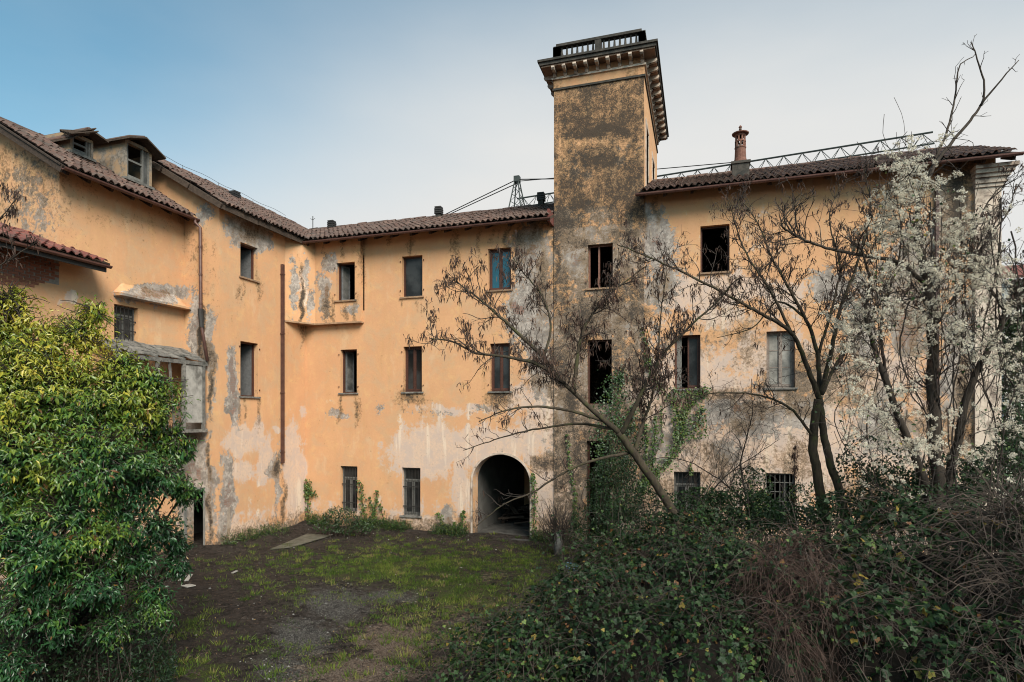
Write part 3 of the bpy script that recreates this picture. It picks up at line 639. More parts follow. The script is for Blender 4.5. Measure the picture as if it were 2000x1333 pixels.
# ================================================================== MAIN RANGE (left of the tower)
TX0, TX1 = -4.97, -1.85
BE = 11.30; RE = 11.78; WE = 11.35; LE = 11.08; PB = .44; PW = .60
main = thing('main_range', (-10, 0, 0), 'long three storey ochre range with an arched passage, left of the tower', 'building', 'ranges of the derelict ochre villa')
ops = {k: R_(FRONT, *v) for k, v in dict(w32=(785,825,500,580), w33=(953,998,485,567), w21=(665,697,683,768), w22=(788,824,677,766), w23=(957,996,671,765), w11=(665,698,911,1000), w12=(785,821,914,1008)).items()}
arch = R_(FRONT, 923, 1035, 888, 1052, arch=True, depth=.55); arch['z0'] = -.25; arch['rise'] = 1.0
bayw = {}
bw = R_(Plane((0, -.21, 0), (1, 0, 0), (0, -1, 0)), 657, 693, 513, 587)
wall('wall', FRONT, WX - .4, TX0, -.3, BE + .12, list(ops.values()) + [arch, dict(u0=bw['u0'] - .1, u1=bw['u1'] + .3, z0=bw['z0'] - .4, z1=bw['z1'] + .3)], parent=main, thick=.42)
kinds = dict(w32=('glass', 'sill'), w33=('blue', 'sill'), w21=('open', True), w22=('double', True), w23=('double', True), w11=('grille', False), w12=('grille', True))
for i, (k, (kd, sl_)) in enumerate(kinds.items()):
    window(main, FRONT, ops[k], kd, sl_, 'frameg' if kd == 'grille' else 'frame', hinges=kd != 'grille', seed=i)
# arch surround
m = MB(); a, b, d = arch['u0'], arch['u1'], arch['z1']; r = (b - a) / 2; mid = (a + b) / 2; zs_ = d - 1.0; N = 26
pts = [(a, -.2)] + [(mid - r * math.cos(t), zs_ + 1.0 * math.sin(t)) for t in np.linspace(0, math.pi, N)] + [(b, -.2)]
outp = [(a - .07, -.2)] + [(mid - (r + .07) * math.cos(t), zs_ + 1.07 * math.sin(t)) for t in np.linspace(0, math.pi, N)] + [(b + .07, -.2)]
for i in range(len(pts) - 1):
    p = [FRONT.p(q[0], w, q[1]) for w in (-.022, .02) for q in (pts[i], pts[i + 1], outp[i + 1], outp[i])]; m.hexa(p)
m.build('arch_surround', M['stone'], main)
# passage behind the arch
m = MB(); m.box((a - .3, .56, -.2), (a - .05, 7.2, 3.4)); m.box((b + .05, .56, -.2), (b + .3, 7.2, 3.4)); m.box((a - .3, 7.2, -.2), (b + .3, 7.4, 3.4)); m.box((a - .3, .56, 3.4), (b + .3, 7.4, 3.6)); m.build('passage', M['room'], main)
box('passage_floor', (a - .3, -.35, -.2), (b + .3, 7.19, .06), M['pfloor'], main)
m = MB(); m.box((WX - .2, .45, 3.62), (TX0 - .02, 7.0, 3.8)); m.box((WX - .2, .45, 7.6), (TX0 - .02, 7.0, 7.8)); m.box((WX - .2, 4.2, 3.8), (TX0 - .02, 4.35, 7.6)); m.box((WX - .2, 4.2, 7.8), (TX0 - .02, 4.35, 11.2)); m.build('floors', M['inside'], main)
m = MB(); m.box((WX - 6, 7.05, -.2), (TX0, 7.4, 11.5)); m.build('rear_wall', M['wall'], main)
# bay in the corner
BX1 = -12.63; bz = 3.72 + CAMZ
BAY = Plane((0, -.21, 0), (1, 0, 0), (0, -1, 0))
wall('bay_wall', BAY, -14.67, BX1, bz, BE + .1, [bw], parent=main, thick=.2, inner=False)
_e = np.array((.6, 1.06, 0)); _l = np.linalg.norm(_e); _e /= _l
wall('bay_wall', Plane((-15.27, -1.27, 0), _e, (_e[1], -_e[0], 0)), 0, _l, bz, BE + .1, [], parent=main, thick=.2, inner=False)
wall('bay_wall', Plane((BX1, -.21, 0), (0, 1, 0), (1, 0, 0)), 0, .21, bz, BE + .1, [], parent=main, thick=.2, inner=False)
m = MB(); V = [(-15.28, -1.34, 0), (-14.64, -.25, 0), (BX1 + .03, -.25, 0), (BX1 + .03, 0, 0), (-15.28, 0, 0)]
V = np.array(V); m.add(np.vstack([V + (0, 0, bz - .06), V + (0, 0, bz)]), [(i, (i + 1) % 5, 5 + (i + 1) % 5, 5 + i) for i in range(5)] + [(9, 6, 7, 8), (4, 3, 2, 1)], [(9, 5, 6), (4, 1, 0)])
m.build('bay_floor', M['sill'], main)
window(main, BAY, bw, 'open', 'sill', seed=3)
r_main = roof(main, (-19.4, -.62, BE), (TX0 - .01, -.62, BE), (0, 1, 0), 4.1, PB, seed=2)
m = MB(); m.box((TX0 - .09, -.66, BE - .16), (TX0 - .015, .0, BE + .26)); m.build('eave_end_board', M['redtile'], main)
# post standing inside the open window
m = MB(); c = onY(681, 768, .6); m.bar((c[0], .6, c[2] - .3), (c[0] - .02, .6, c[2] + .95), .05, tint=.9); m.build('prop_post', M['greywood'], main)
def vent(x, y, Y, parent, X=None, s=.30):
    p = onY(x, y, Y) if X is None else onX(x, y, X); m = MB(); h = .50
    m.box((p[0] - s * .36, p[1] - s * .36, p[2] - .5), (p[0] + s * .36, p[1] + s * .36, p[2] + .16)); v = m.build('chimney', M['cornice'], parent)
    for k in range(4):
        m = MB(); q = s * (.5 if k < 3 else .46); z = p[2] + .15 + k * .085
        m.box((p[0] - q, p[1] - q, z), (p[0] + q, p[1] + q, z + .06)); m.build('louvre', M['iron'], v)
    m = MB(); m.box((p[0] - s * .4, p[1] - s * .4, p[2] + .16), (p[0] + s * .4, p[1] + s * .4, p[2] + .47)); m.build('louvre_core', M['iron'], v)
vent(648, 452, 3.0, r_main); vent(857, 426, 3.0, r_main); vent(1057, 400, 3.0, r_main)
# ================================================================== TOWER
tower = thing('tower', (-3.4, 3, 0), 'tall square tower with blackened ochre walls, bracketed cornice and roof balustrade', 'tower')
TF = Plane((0, -.045, 0), (1, 0, 0), (0, -1, 0)); TD = 6.2
t_ops = [R_(TF, 1148, 1197, 477, 563), R_(TF, 1147, 1195, 664, 790), R_(TF, 1146, 1192, 862, 1052)]
ZT = 11.50 + CAMZ
wall('wall', TF, TX0, TX1, -.3, ZT, t_ops, parent=tower, tower=True, step=.06)
window(tower, TF, t_ops[0], 'mullion', 'sill', 'frameb', seed=5); window(tower, TF, t_ops[1], 'empty', False, 'frame', seed=6)
m = MB(); o = t_ops[2]
for q in ((o['u0'], o['u0'] + .07, -.2, o['z1']), (o['u1'] - .07, o['u1'], -.2, o['z1']), (o['u0'] + .07, o['u1'] - .07, o['z1'] - .07, o['z1'])): plbox(m, TF, q[0], q[1], .2, .28, q[2], q[3])
m.build('door_frame', M['frame'], tower)
TR = Plane((TX1, 0, 0), (0, 1, 0), (1, 0, 0))
s_ops = [dict(u0=.62, u1=1.55, z0=11.9, z1=14.6), dict(u0=3.4, u1=4.5, z0=11.9, z1=14.6)]
wall('wall', TR, -.045, TD, 10, ZT, s_ops, parent=tower, step=.12, fade=.35)
for i, o in enumerate(s_ops):
    W = window(tower, TR, o, 'empty', 'stone', 'frame', hinges=False)
    m = MB(); plbox(m, TR, o['u0'] - .16, o['u0'], -.03, .05, o['z0'], o['z1'] + .15); plbox(m, TR, o['u1'], o['u1'] + .16, -.03, .05, o['z0'], o['z1'] + .15); plbox(m, TR, o['u0'], o['u1'], -.03, .05, o['z1'], o['z1'] + .15); m.build('surround', M['stone'], W)
wall('wall', Plane((TX0, TD, 0), (0, -1, 0), (-1, 0, 0)), 0, TD + .045, -.3, ZT, [], parent=tower, step=.3, inner=False, tower=True)
wall('wall', Plane((TX1, TD, 0), (-1, 0, 0), (0, 1, 0)), 0, TX1 - TX0, -.3, ZT, [], parent=tower, step=.4, inner=False, tower=True)
m = MB()
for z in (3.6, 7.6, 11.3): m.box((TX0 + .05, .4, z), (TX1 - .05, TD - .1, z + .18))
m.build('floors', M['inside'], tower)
def ring(mb, o, z0, z1, base=(TX0, TX1, -.045, TD)):
    x0, x1, y0, y1 = base; mb.box((x0 - o, y0 - o, z0), (x1 + o, y1 + o, z1))
m = MB(); ring(m, .045, ZT, ZT + .07); m.build('lower_moulding', M['cornice'], tower)
x0, x1, y0, y1 = TX0, TX1, -.045, TD; z = ZT + .07
fr = Plane((0, y0 - .012, 0), (1, 0, 0), (0, -1, 0)); wall('frieze', fr, x0 - .012, x1 + .012, z, z + .30, [], parent=tower, step=.08, inner=False)
wall('frieze', Plane((x1 + .012, 0, 0), (0, 1, 0), (1, 0, 0)), y0 - .012, y1, z, z + .30, [], parent=tower, step=.2, inner=False)
m = MB(); ring(m, .012 - .012 - .02, z, z + .7); m.build('core', M['soffit'], tower)
z += .30; m = MB(); ring(m, .07, z, z + .07); m.build('upper_moulding', M['stone'], tower)
wall('wall', Plane((0, y0 + .005, 0), (1, 0, 0), (0, -1, 0)), x0, x1, z + .07, z + .34, [], parent=tower, step=.1, inner=False, fade=1.2)
wall('wall', Plane((x1 - .005, 0, 0), (0, 1, 0), (1, 0, 0)), y0, y1, z + .07, z + .34, [], parent=tower, step=.2, inner=False, fade=1.0)
zb = z + .07; ZS = zb + .24
OV = .43
def bracket(cx, cy, nx, ny, small=1.0):
    """scrolled modillion, pointing along (nx, ny)"""
    prof = [(0, .0), (.09, -.02), (.13, .03), (.16, .09), (.26, .10), (.37, .12), (.42, .17), (.41, .235), (0, .235)]
    V = []; w = .055
    for s_ in (-w, w): V += [(cx + nx * a - ny * s_, cy + ny * a + nx * s_, zb + b) for a, b in prof]
    k = len(prof); m = MB(); m.add(V, [(i, (i + 1) % k, k + (i + 1) % k, k + i) for i in range(k)], [(0, i + 1, i) for i in range(1, k - 1)] + [(k, k + i, k + i + 1) for i in range(1, k - 1)])
    return m.build('bracket', M['stone'], tower)
for i in range(9): bracket(TX0 + .05 + (TX1 - TX0 - .1) * i / 8, y0, 0, -1)
for i in range(12): bracket(TX1, y0 + .25 + (TD - .3) * i / 11, 1, 0)
for i in range(12): bracket(TX0, y0 + .25 + (TD - .3) * i / 11, -1, 0)
m = MB(); ring(m, OV - .05, ZS, ZS + .05); m.build('soffit', M['soffit'], tower)
m = MB(); ring(m, OV, ZS + .05, ZS + .16); ring(m, OV + .05, ZS + .16, ZS + .235); m.build('cornice', M['cornice'], tower)
zc = ZS + .235; bh = 13.12 + CAMZ - zc
def balustrade(px0, py0, px1, py1, nb, bays):
    A = np.array((px0, py0)); B = np.array((px1, py1)); d = (B - A) / np.linalg.norm(B - A); L = np.linalg.norm(B - A)
    m = MB(); m.bar((*A, zc + bh - .045), (*B, zc + bh - .045), .24, .09); m.build('rail', M['cornice'], tower)
    m = MB(); m.bar((*A, zc + .05), (*B, zc + .05), .2, .10); m.build('plinth', M['cornice'], tower)
    for b in range(bays + 1):
        c = A + d * L * b / bays; m = MB(); q = .11; m.box((c[0] - q, c[1] - q, zc + .0), (c[0] + q, c[1] + q, zc + bh - .091)); m.build('pier', M['cornice'], tower)
    for b in range(bays):
        for i in range(nb):
            c = A + d * L * (b + (i + 1) / (nb + 1)) / bays; h = bh - .19
            m = MB(); m.lathe((c[0], c[1], zc + .1), [(.045, 0), (.045, .04), (.03, .08), (.042, h * .3), (.046, h * .4), (.034, h * .75), (.03, h - .07), (.045, h - .04), (.045, h)], 8); m.build('baluster', M['cornice'], tower, smooth=False)
q = .08
balustrade(TX0 + q, y0 + q, TX1 - q, y0 + q, 7, 2); balustrade(TX1 - q, y0 + q, TX1 - q, TD - q, 7, 4)
balustrade(TX0 + q, y0 + q, TX0 + q, TD - q, 7, 4); balustrade(TX0 + q, TD - q, TX1 - q, TD - q, 7, 2)

# ================================================================== RIGHT RANGE
rng_ = thing('right_range', (3, 0, 0), 'ochre range with faded pink patches, right of the tower behind bare trees', 'building', 'ranges of the derelict ochre villa')
RX1 = 8.14
rop = {k: R_(FRONT, *v) for k, v in dict(r3=(1368,1425,440,532), r2a=(1318,1368,655,760), r2b=(1497,1553,647,758), r1a=(1316,1368,922,1020), r1b=(1495,1553,925,1035)).items()}
wall('wall', FRONT, TX1, RX1, -.3, RE + .14, list(rop.values()), parent=rng_)
for k, kd, sl_, fm in (('r3', 'empty', 'sill', 'frame'), ('r2a', 'lefthalf', True, 'frame'), ('r2b', 'panes', True, 'frameg2'), ('r1a', 'grille', False, 'frameg'), ('r1b', 'grid', False, 'frameg')):
    window(rng_, FRONT, rop[k], kd, sl_, fm, hinges=False)
wall('wall', Plane((RX1, 0, 0), (0, 1, 0), (1, 0, 0)), 0, 7.4, -.3, RE + 1.9, [], parent=rng_, step=.25, inner=False, top=lambda u: RE + .13 + PB * np.minimum(u, 7.4 - u))
m = MB(); m.box((TX1 + .02, 7.05, -.2), (RX1 - .02, 7.4, RE)); m.build('rear_wall', M['wall'], rng_)
m = MB(); m.box((TX1 + .05, .42, 3.62), (RX1 - .1, 7.0, 3.8)); m.box((TX1 + .05, .42, 7.6), (RX1 - .1, 7.0, 7.8)); m.box((TX1 + .05, 4, 0), (RX1 - .1, 4.15, 11.5)); m.box((2.5, .42, 0), (2.65, 4, 11.5)); m.build('floors', M['inside'], rng_)
r_right = roof(rng_, (-2.02, -.62, RE), (8.46, -.62, RE), (0, 1, 0), 4.1, PB, seed=4, rspace=.8)
# end pilaster, its capital and the eave return
m = MB(); m.box((7.60, -.10, -.2), (RX1 + .1, .02, 11.05)); m.build('pilaster', M['stone'], rng_)
m = MB()
for k, (o, z0, z1) in enumerate(((.05, 11.05, 11.15), (.10, 11.151, 11.30), (.17, 11.301, 11.40), (.24, 11.401, 11.52), (.31, 11.521, 11.62))): m.box((7.60 - o * .3, -.10 - o, z0), (RX1 + .1 + o, 7.4, z1))
m.build('pilaster_capital', M['stone'], rng_)
m = MB(); m.bar((6.66, -.05, 0), (6.66, -.05, 11.6), .09, .09); m.build('downpipe', M['pipe'], rng_)
# ornate chimney
c = onY(1446, 349, 1.2); m = MB(); m.box((c[0] - .27, c[1] - .27, c[2] - .4), (c[0] + .27, c[1] + .27, c[2] + .42)); m.box((c[0] - .31, c[1] - .31, c[2] + .42), (c[0] + .31, c[1] + .31, c[2] + .50)); ch = m.build('chimney', M['cornice'], r_right)
m = MB(); h0 = c[2] + .50; m.lathe((c[0], c[1], h0), [(.24, 0), (.22, .06), (.19, .18), (.175, .5), (.19, .52), (.19, .56), (.17, .58)], 16); m.build('chimney_pot', M['terra'], ch, smooth=False)
m = MB()     # pierced drum: posts between openings
for tier in range(2):
    for i in range(8):
        a = i * math.pi / 4 + tier * math.pi / 8; z0 = h0 + .58 + tier * .2; m.bar((c[0] + .15 * math.cos(a), c[1] + .15 * math.sin(a), z0), (c[0] + .15 * math.cos(a), c[1] + .15 * math.sin(a), z0 + .15), .055, .05)
    m.lathe((c[0], c[1], h0 + .73 + tier * .2), [(.13, 0), (.18, 0), (.18, .05), (.13, .05)], 16)
m.build('pierced_drum', M['terra'], ch)
m = MB(); m.lathe((c[0], c[1], h0 + .98), [(.11, 0), (.27, .02), (.28, .05), (.16, .10), (.07, .13), (.03, .16), (.05, .20), (.035, .24), (.06, .27), (.02, .33), (.0, .34)], 16); m.build('chimney_cap', M['terra'], ch)

# ================================================================== LEFT WING (projecting, higher)
wing = thing('left_wing', (WX, -2, 0), 'ochre wing at right angles with grey patched plaster, left of the inner corner', 'building', 'ranges of the derelict ochre villa')
WP = Plane((WX, 0, 0), (0, 1, 0), (1, 0, 0))
wop = [R_(WP, 469.5, 503, 479, 545), R_(WP, 469.5, 504, 669, 775)]
wall('wall', WP, EY, .0, -.3, WE + .25, wop, parent=wing)
window(wing, WP, wop[0], 'openr', 'sill', seed=1, hinges=False); window(wing, WP, wop[1], 'openr', True, seed=2, hinges=True)
EP = Plane((0, EY, 0), (1, 0, 0), (0, -1, 0))
door = R_(EP, 361, 397.5, 957, 1090); door['z0'] = -.2
wall('wall', EP, -19.6, WX, -.3, 15, [door], parent=wing, top=lambda u: WE + .10 + PW * (WX - u))
m = MB(); d_ = door
for q in ((d_['u0'] - .09, d_['u0'], -.2, d_['z1'] + .09), (d_['u1'], d_['u1'] + .07, -.2, d_['z1'] + .09), (d_['u0'], d_['u1'], d_['z1'], d_['z1'] + .09)): plbox(m, EP, q[0], q[1], -.02, .1, q[2], q[3])
m.build('door_surround', M['concrete'], wing)
m = MB()
for z in (3.62, 7.6): m.box((-21, EY + .4, z), (WX - .4, 6, z + .18))
m.box((-18.4, EY + .4, 0), (-18.2, 7, 12)); m.build('floors', M['inside'], wing)
r_wing = roof(wing, (-14.88, EY - .32, WE), (-14.88, 4.5, WE), (-1, 0, 0), 3.9, PW, seed=5, gutter=False, over=.4, rspace=.62)
m = MB()   # verge boards and broken fascia
for i, (a, b) in enumerate(((0, .33), (.34, .62), (.64, 1.0))):
    P = lambda t: np.array((-14.88 - 3.9 * t, EY - .34, WE - .10 + PW * 3.9 * t)); m.bar(P(a), P(b) + (0, 0, .02 * (i - 1)), .05, .17, up=(0, 0, 1))
m.build('verge_board', M['wood'], wing)
for i, (a, b) in enumerate(((-4.9, -3.2), (-3.15, -1.4), (-1.36, -.5))):
    m = MB(); m.bar((-14.90, a, WE - .10), (-14.90, b, WE - .11 + .015 * (i - 1)), .035, .15); m.build('fascia_board', M['wood'], wing)
vent(458, 398, 0, r_wing, X=-17.6, s=.34)
m = MB(); p = onX(552, 905, WX + .06); q = onX(552, 517, WX + .06); m.bar((WX + .06, p[1], p[2]), (WX + .06, q[1], q[2]), .105, .105); pipe = m.build('square_downpipe', M['pipe'], wing)
for z in np.linspace(p[2] + .4, q[2] - .4, 4): m = MB(); m.box((WX, p[1] - .075, z), (WX + .125, p[1] + .075, z + .035)); m.build('bracket', M['pipe'], pipe)
p = onX(570, 478, WX + .01); m = MB(); m.box((WX - .1, p[1] - .09, p[2] - .1), (WX + .006, p[1] + .09, p[2] + .1)); m.build('vent_hole', M['inside'], wing)

# ================================================================== LOW LEFT PART
low = thing('low_left_wing', (LX, -6.7, 0), 'lower ochre house part with a gable end and two dormers, at the far left', 'building')
LP = Plane((LX, 0, 0), (0, 1, 0), (1, 0, 0))
lop = R_(LP, 223, 270, 598, 668)
wall('wall', LP, -14.2, GY, -.3, 8.85, [], parent=low, step=.09)
wall('wall', LP, GY, EY, -.3, LE + .16, [lop], parent=low)
window(low, LP, lop, 'grille', False, 'frameg', hinges=False)
GP = Plane((0, GY, 0), (1, 0, 0), (0, -1, 0))
wall('gable_wall', GP, -20.5, LX, 6, 14.5, [], parent=low, top=lambda u: LE + .18 + PW * np.minimum(LX - u, u + 21.2), step=.09)
m = MB(); m.box((-21, GY + .4, 7.6), (LX - .4, EY, 7.8)); m.box((-18.6, GY + .4, 0), (-18.4, EY, 11)); m.build('floors', M['inside'], low)
r_low = roof(low, (-16.2, GY - .3, LE), (-16.2, EY - .02, LE), (-1, 0, 0), 3.0, PW, seed=6, over=.45, rspace=.7)
m = MB(); P = lambda t: np.array((-16.2 - 3.0 * t, GY - .32, LE - .09 + PW * 3.0 * t)); m.bar(P(0), P(1), .05, .2); m.bar(P(0) + (0, -.03, .1), P(1) + (0, -.03, .1), .06, .04); m.build('verge_board', M['wood'], low)
# ledge above the window
a = onX(221, 582, LX); b = onX(362, 603, LX); m = MB(); y0_, y1_, z_ = a[1], b[1], (a[2] + b[2]) / 2
V = [(LX, y0_, z_), (LX + .32, y0_ + .05, z_), (LX + .32, y1_, z_), (LX, y1_, z_), (LX, y0_, z_ + .42), (LX + .32, y0_ + .05, z_ + .07), (LX + .32, y1_, z_ + .07), (LX, y1_, z_ + .36)]
V = np.array(V, float); m.add(V, BOXF)
def subdiv_ledge():
    us = np.linspace(y0_, y1_, 40); ws = np.linspace(0, 1, 10); U, W_ = np.meshgrid(us, ws, indexing='ij')
    env = np.minimum(1, np.minimum(U - y0_, y1_ - U) / .35 + .15)
    Z = z_ + .07 + (1 - W_) ** 1.4 * .36 * env; P = np.stack([LX + .32 * W_, U, Z], -1).reshape(-1, 3); P[:, 2] += (fbm(P, 6, 3, 2) - .5) * .09 * (1 - W_.ravel() * .8); nz = 10
    I, J = np.meshgrid(np.arange(39), np.arange(9), indexing='ij'); I = I.ravel(); J = J.ravel(); q = np.stack([I * nz + J, I * nz + J + 1, (I + 1) * nz + J + 1, (I + 1) * nz + J], 1)
    k = len(P); fr_ = np.array([(LX + .32, u, z) for u in us for z in (z_, z_ + .07)]); q2 = np.array([(k + 2 * i, k + 2 * i + 2, k + 2 * i + 3, k + 2 * i + 1) for i in range(39)])
    bt = np.array([(x, u, z_) for u in us for x in (LX, LX + .32)]); k2 = k + len(fr_); q3 = np.array([(k2 + 2 * i, k2 + 2 * i + 2, k2 + 2 * i + 3, k2 + 2 * i + 1) for i in range(39)])
    e0 = np.array([(LX, y0_, z_), (LX + .32, y0_, z_), (LX + .32, y0_, z_ + .07), (LX, y0_, z_ + .1), (LX, y1_, z_), (LX + .32, y1_, z_), (LX + .32, y1_, z_ + .07), (LX, y1_, z_ + .1)]); k3 = k2 + len(bt)
    Vv = np.vstack([P, fr_, bt, e0]); wv = wear_shade(Vv)
    obj('ledge', Vv, [np.vstack([q, q2, q3, [(k3, k3 + 1, k3 + 2, k3 + 3), (k3 + 4, k3 + 7, k3 + 6, k3 + 5)]])], [M['wall']], low, attrs={'wear_shade': wv})
subdiv_ledge()
# downpipe with its kink
def P_(x, y, off): return np.array((LX + off, EY - .14, onY(x, y, EY - .14)[2]))
pts = [(-16.12, EY - .2, LE - .1), (-16.12, EY - .2, LE - .22)]
pA = onY(391, 445, EY - .12); pB = onY(392, 598, EY - .12); pC = onY(394, 640, EY - .12); pD = onY(405, 706, EY - .12)
m = MB(); m.tube([(-16.12, EY - .16, LE - .05), (-16.12, EY - .16, LE - .2), tuple(pA), tuple(pB), tuple(pC), tuple(pD)], .052, 8); dp = m.build('downpipe', M['pipe'], low, smooth=True)
for t in (.25, .6, .97): q = pA + (pB - pA) * t; m = MB(); m.tube([q - (0, 0, .03), q + (0, 0, .03)], .064, 8); m.build('collar', M['pipe'], dp)
m = MB(); m.tube([pB - (0, 0, .1), pB - (0, 0, .25), pC], [.09, .085, .07], 8); m.build('ivy_stub', M['iron'], dp)
# bricks laid bare under the annex eave
bk = MB(); bk.box((-.055, -.122, -.033), (.0, .122, .033)); bme = [make_mesh('brick', np.vstack(bk.V) * (1, s, 1), bk.Q, M['brick']) for s in (1, .96, .8)]
br = thing('tiled_annex', (LX, -11, 0), 'low annex with red tiles and bare bricks under its dark eave, left edge', 'building')
p0 = onX(-30, 560, LX); pr = onX(117, 560, LX)
zt = 8.62; n = 0
for k in range(13):
    z = zt - k * .078; lim = GY + .02 - (.02 if k < 6 else .25 * (k - 6) * RNG.random()); yb = -12.2 + (.13 if k % 2 else 0)
    bot = 8.62 - (0.62 + .22 * vnoise(np.array([[0, 0, 0]]), 1)[0])
    while yb < lim - .1:
        cut = .60 + .38 * (fbm(np.array([[yb, 1.7, 0.]]), 1.6, 3, 4)[0])
        if (zt - z) < cut + .05:
            o = link('brick', bme[int(RNG.integers(0, 3))], br, (LX + .018 + RNG.normal(0, .004), yb, z)); o.rotation_euler = (RNG.normal(0, .012), 0, RNG.normal(0, .02)); n += 1
        yb += .262
m = MB(); m.box((LX - .01, -12.3, zt - .62), (LX + .004, GY - .01, zt + .06)); m.build('mortar_bed', M['mortar'], br)
AE = 8.68
r_ann = roof(br, (-15.9, -14.2, AE), (-15.9, GY + .72, AE), (-1, 0, 0), 2.4, .38, seed=8, tmat='redtile', single_rows=20, back=False, ridge=False, over=.7, rspace=.9, w=.23, exp=.32, gutter=True)
m = MB(); m.bar((-15.92, -14.2, AE - .15), (-15.92, GY + .70, AE - .15), .04, .16); m.build('fascia', M['iron'], br)
m = MB(); m.bar((-15.86, GY + .74, AE - .04), (-17.2, GY + .74, AE + .47), .04, .14); m.build('verge_board', M['wood'], br)

# dormers on the low roof
def dormer(yc, w, xf, zb_, zt_, glass, tilt=0):
    zr = zt_ + .20; y0_, y1_ = yc - w / 2, yc + w / 2; xb = xf - 1.7
    FP = Plane((xf, 0, 0), (0, 1, 0), (1, 0, 0)); o = dict(u0=y0_ + .07, u1=y1_ - .07, z0=zb_ + .30, z1=zt_ - .10)
    root = wall('dormer', FP, y0_, y1_, zb_ - .7, zt_, [o], parent=r_low, step=.1, thick=.16, mat=M['cheek'])
    wall('cheek', Plane((0, y0_, 0), (1, 0, 0), (0, -1, 0)), xb, xf, zb_ - .7, zt_, [], parent=root, step=.1, inner=False, mat=M['cheek'])
    wall('cheek', Plane((0, y1_, 0), (-1, 0, 0), (0, 1, 0)), -xf, -xb, zb_ - .7, zt_, [], parent=root, step=.2, inner=False, mat=M['cheek'])
    m = MB()
    for a, b in ((o['u0'], o['u0'] + .06), (o['u1'] - .06, o['u1']), (yc + .14, yc + .2)): plbox(m, FP, a, b, .03, .09, o['z0'], o['z1'])
    plbox(m, FP, o['u0'] + .06, yc + .14, .03, .09, o['z0'] + .02, o['z0'] + .10); plbox(m, FP, o['u0'] + .06, yc + .14, .03, .09, (o['z0'] + o['z1']) / 2, (o['z0'] + o['z1']) / 2 + .06); m.build('frame', M['frameg'], root)
    if glass: m = MB(); plbox(m, FP, yc + .201, o['u1'] - .061, .055, .062, o['z0'], o['z1']); m.build('pane', M['curtain'], root)
    m = MB(); plbox(m, FP, y0_ - .05, y1_ + .05, -.07, .1, o['z0'] - .1, o['z0'] - .02); m.build('sill', M['greywood'], root)
    ov = .18
    for s_ in (-1, 1):
        m = MB(); E = [(xf + .42, yc + s_ * (w / 2 + ov), zt_ - .14), (xb, yc + s_ * (w / 2 + ov), zt_ - .14), (xb, yc, zr), (xf + .34, yc, zr)]
        E = [np.array(q) + (0, 0, tilt * (q[1] - yc)) for q in E]; m.hexa([q - (0, 0, .05) for q in E] + E); rp = m.build('dormer_roof', M['wood'], root)
        m = MB(); E2 = [q * (1, 1, 1) + (0, 0, .012) + (np.array(E).mean(0) - q) * .06 for q in E]; m.hexa(E2 + [q + (0, 0, .035) for q in E2]); m.build('tile_bed', M['tile'], root)
    return root
_t = NT('weathered_cheek_plaster'); _n = _t.noise(2.2, 7, .7); M['cheek'] = _t.fin(_t.mix(_t.ss(_n, .42, .58), (.30, .205, .13), _t.mix(_t.ss(_t.noise(9, 6, .7), .4, .6), (.13, .115, .10), (.24, .205, .175))), .9, .2)
dormer(-5.72, .98, -17.45, 11.75, 13.25, True, -.10); dormer(-7.2, .72, -18.0, 12.1, 12.95, False, tilt=.30)
m = MB()      # boards slipped from the collapsed nearer dormer
for k in range(7): m.bar((-17.5 - .12 * k, -7.95 + .04 * k, 12.62 + .05 * k), (-17.3 - .1 * k, -7.25 + RNG.normal(0, .1), 12.95 + RNG.normal(0, .06)), .14, .03)
m.build('slipped_boards', M['wood'], r_low)

# ================================================================== LEAN-TO BOX in the recess
lg = thing('wooden_lean_to', (-16.2, -5.6, 4.2), 'rickety grey wooden lean-to with slate roof and white panel above the doorway', 'shed')
zr = 6.35
for k in range(9):
    for r_ in range(4):
        m = MB(); y = -8.0 + k * .37; x = -15.62 - r_ * .3 + (RNG.normal(0, .07) if r_ == 0 else 0)
        zz = zr - .10 + r_ * .12 + RNG.normal(0, .012); dy = RNG.normal(0, .03)
        m.hexa([(x - .36, y + dy, zz + .15), (x, y + dy, zz), (x, y + .355 + dy, zz + RNG.normal(-.02, .03)), (x - .36, y + .355 + dy, zz + .15)] + [(x - .36, y + dy, zz + .17), (x, y + dy, zz + .022), (x, y + .355 + dy, zz + .03), (x - .36, y + .355 + dy, zz + .17)]); m.build('slate', M['greywood'], lg)
m = MB(); m.bar((-15.72, -8.0, zr - .2), (-15.72, -4.68, zr - .2), .09, .12); m.build('beam', M['greywood'], lg)
for y, dx in ((-8, 0), (-6.6, 0), (-5.62, .0), (-4.82, 0)):
    m = MB(); m.bar((-15.72, y, 4.0), (-15.72, y - dx, zr - .26), .09, .09); m.build('post', M['greywood'], lg)
m = MB(); m.bar((-15.74, -5.95, 4.05), (-15.73, -6.15, zr - .26), .06, .05); m.build('brace', M['greywood'], lg)
m = MB(); m.box((-15.75, -5.57, 4.22), (-15.71, -4.87, zr - .27)); m.build('panel', M['white'], lg)
m = MB(); m.box((-16.73, -8, 3.9), (-15.67, -4.68, 4.0)); m.build('floor', M['greywood'], lg)
m = MB(); m.box((-15.74, -8, 4.05), (-15.71, -6.2, 5.2)); m.build('board_side', M['greywood'], lg)

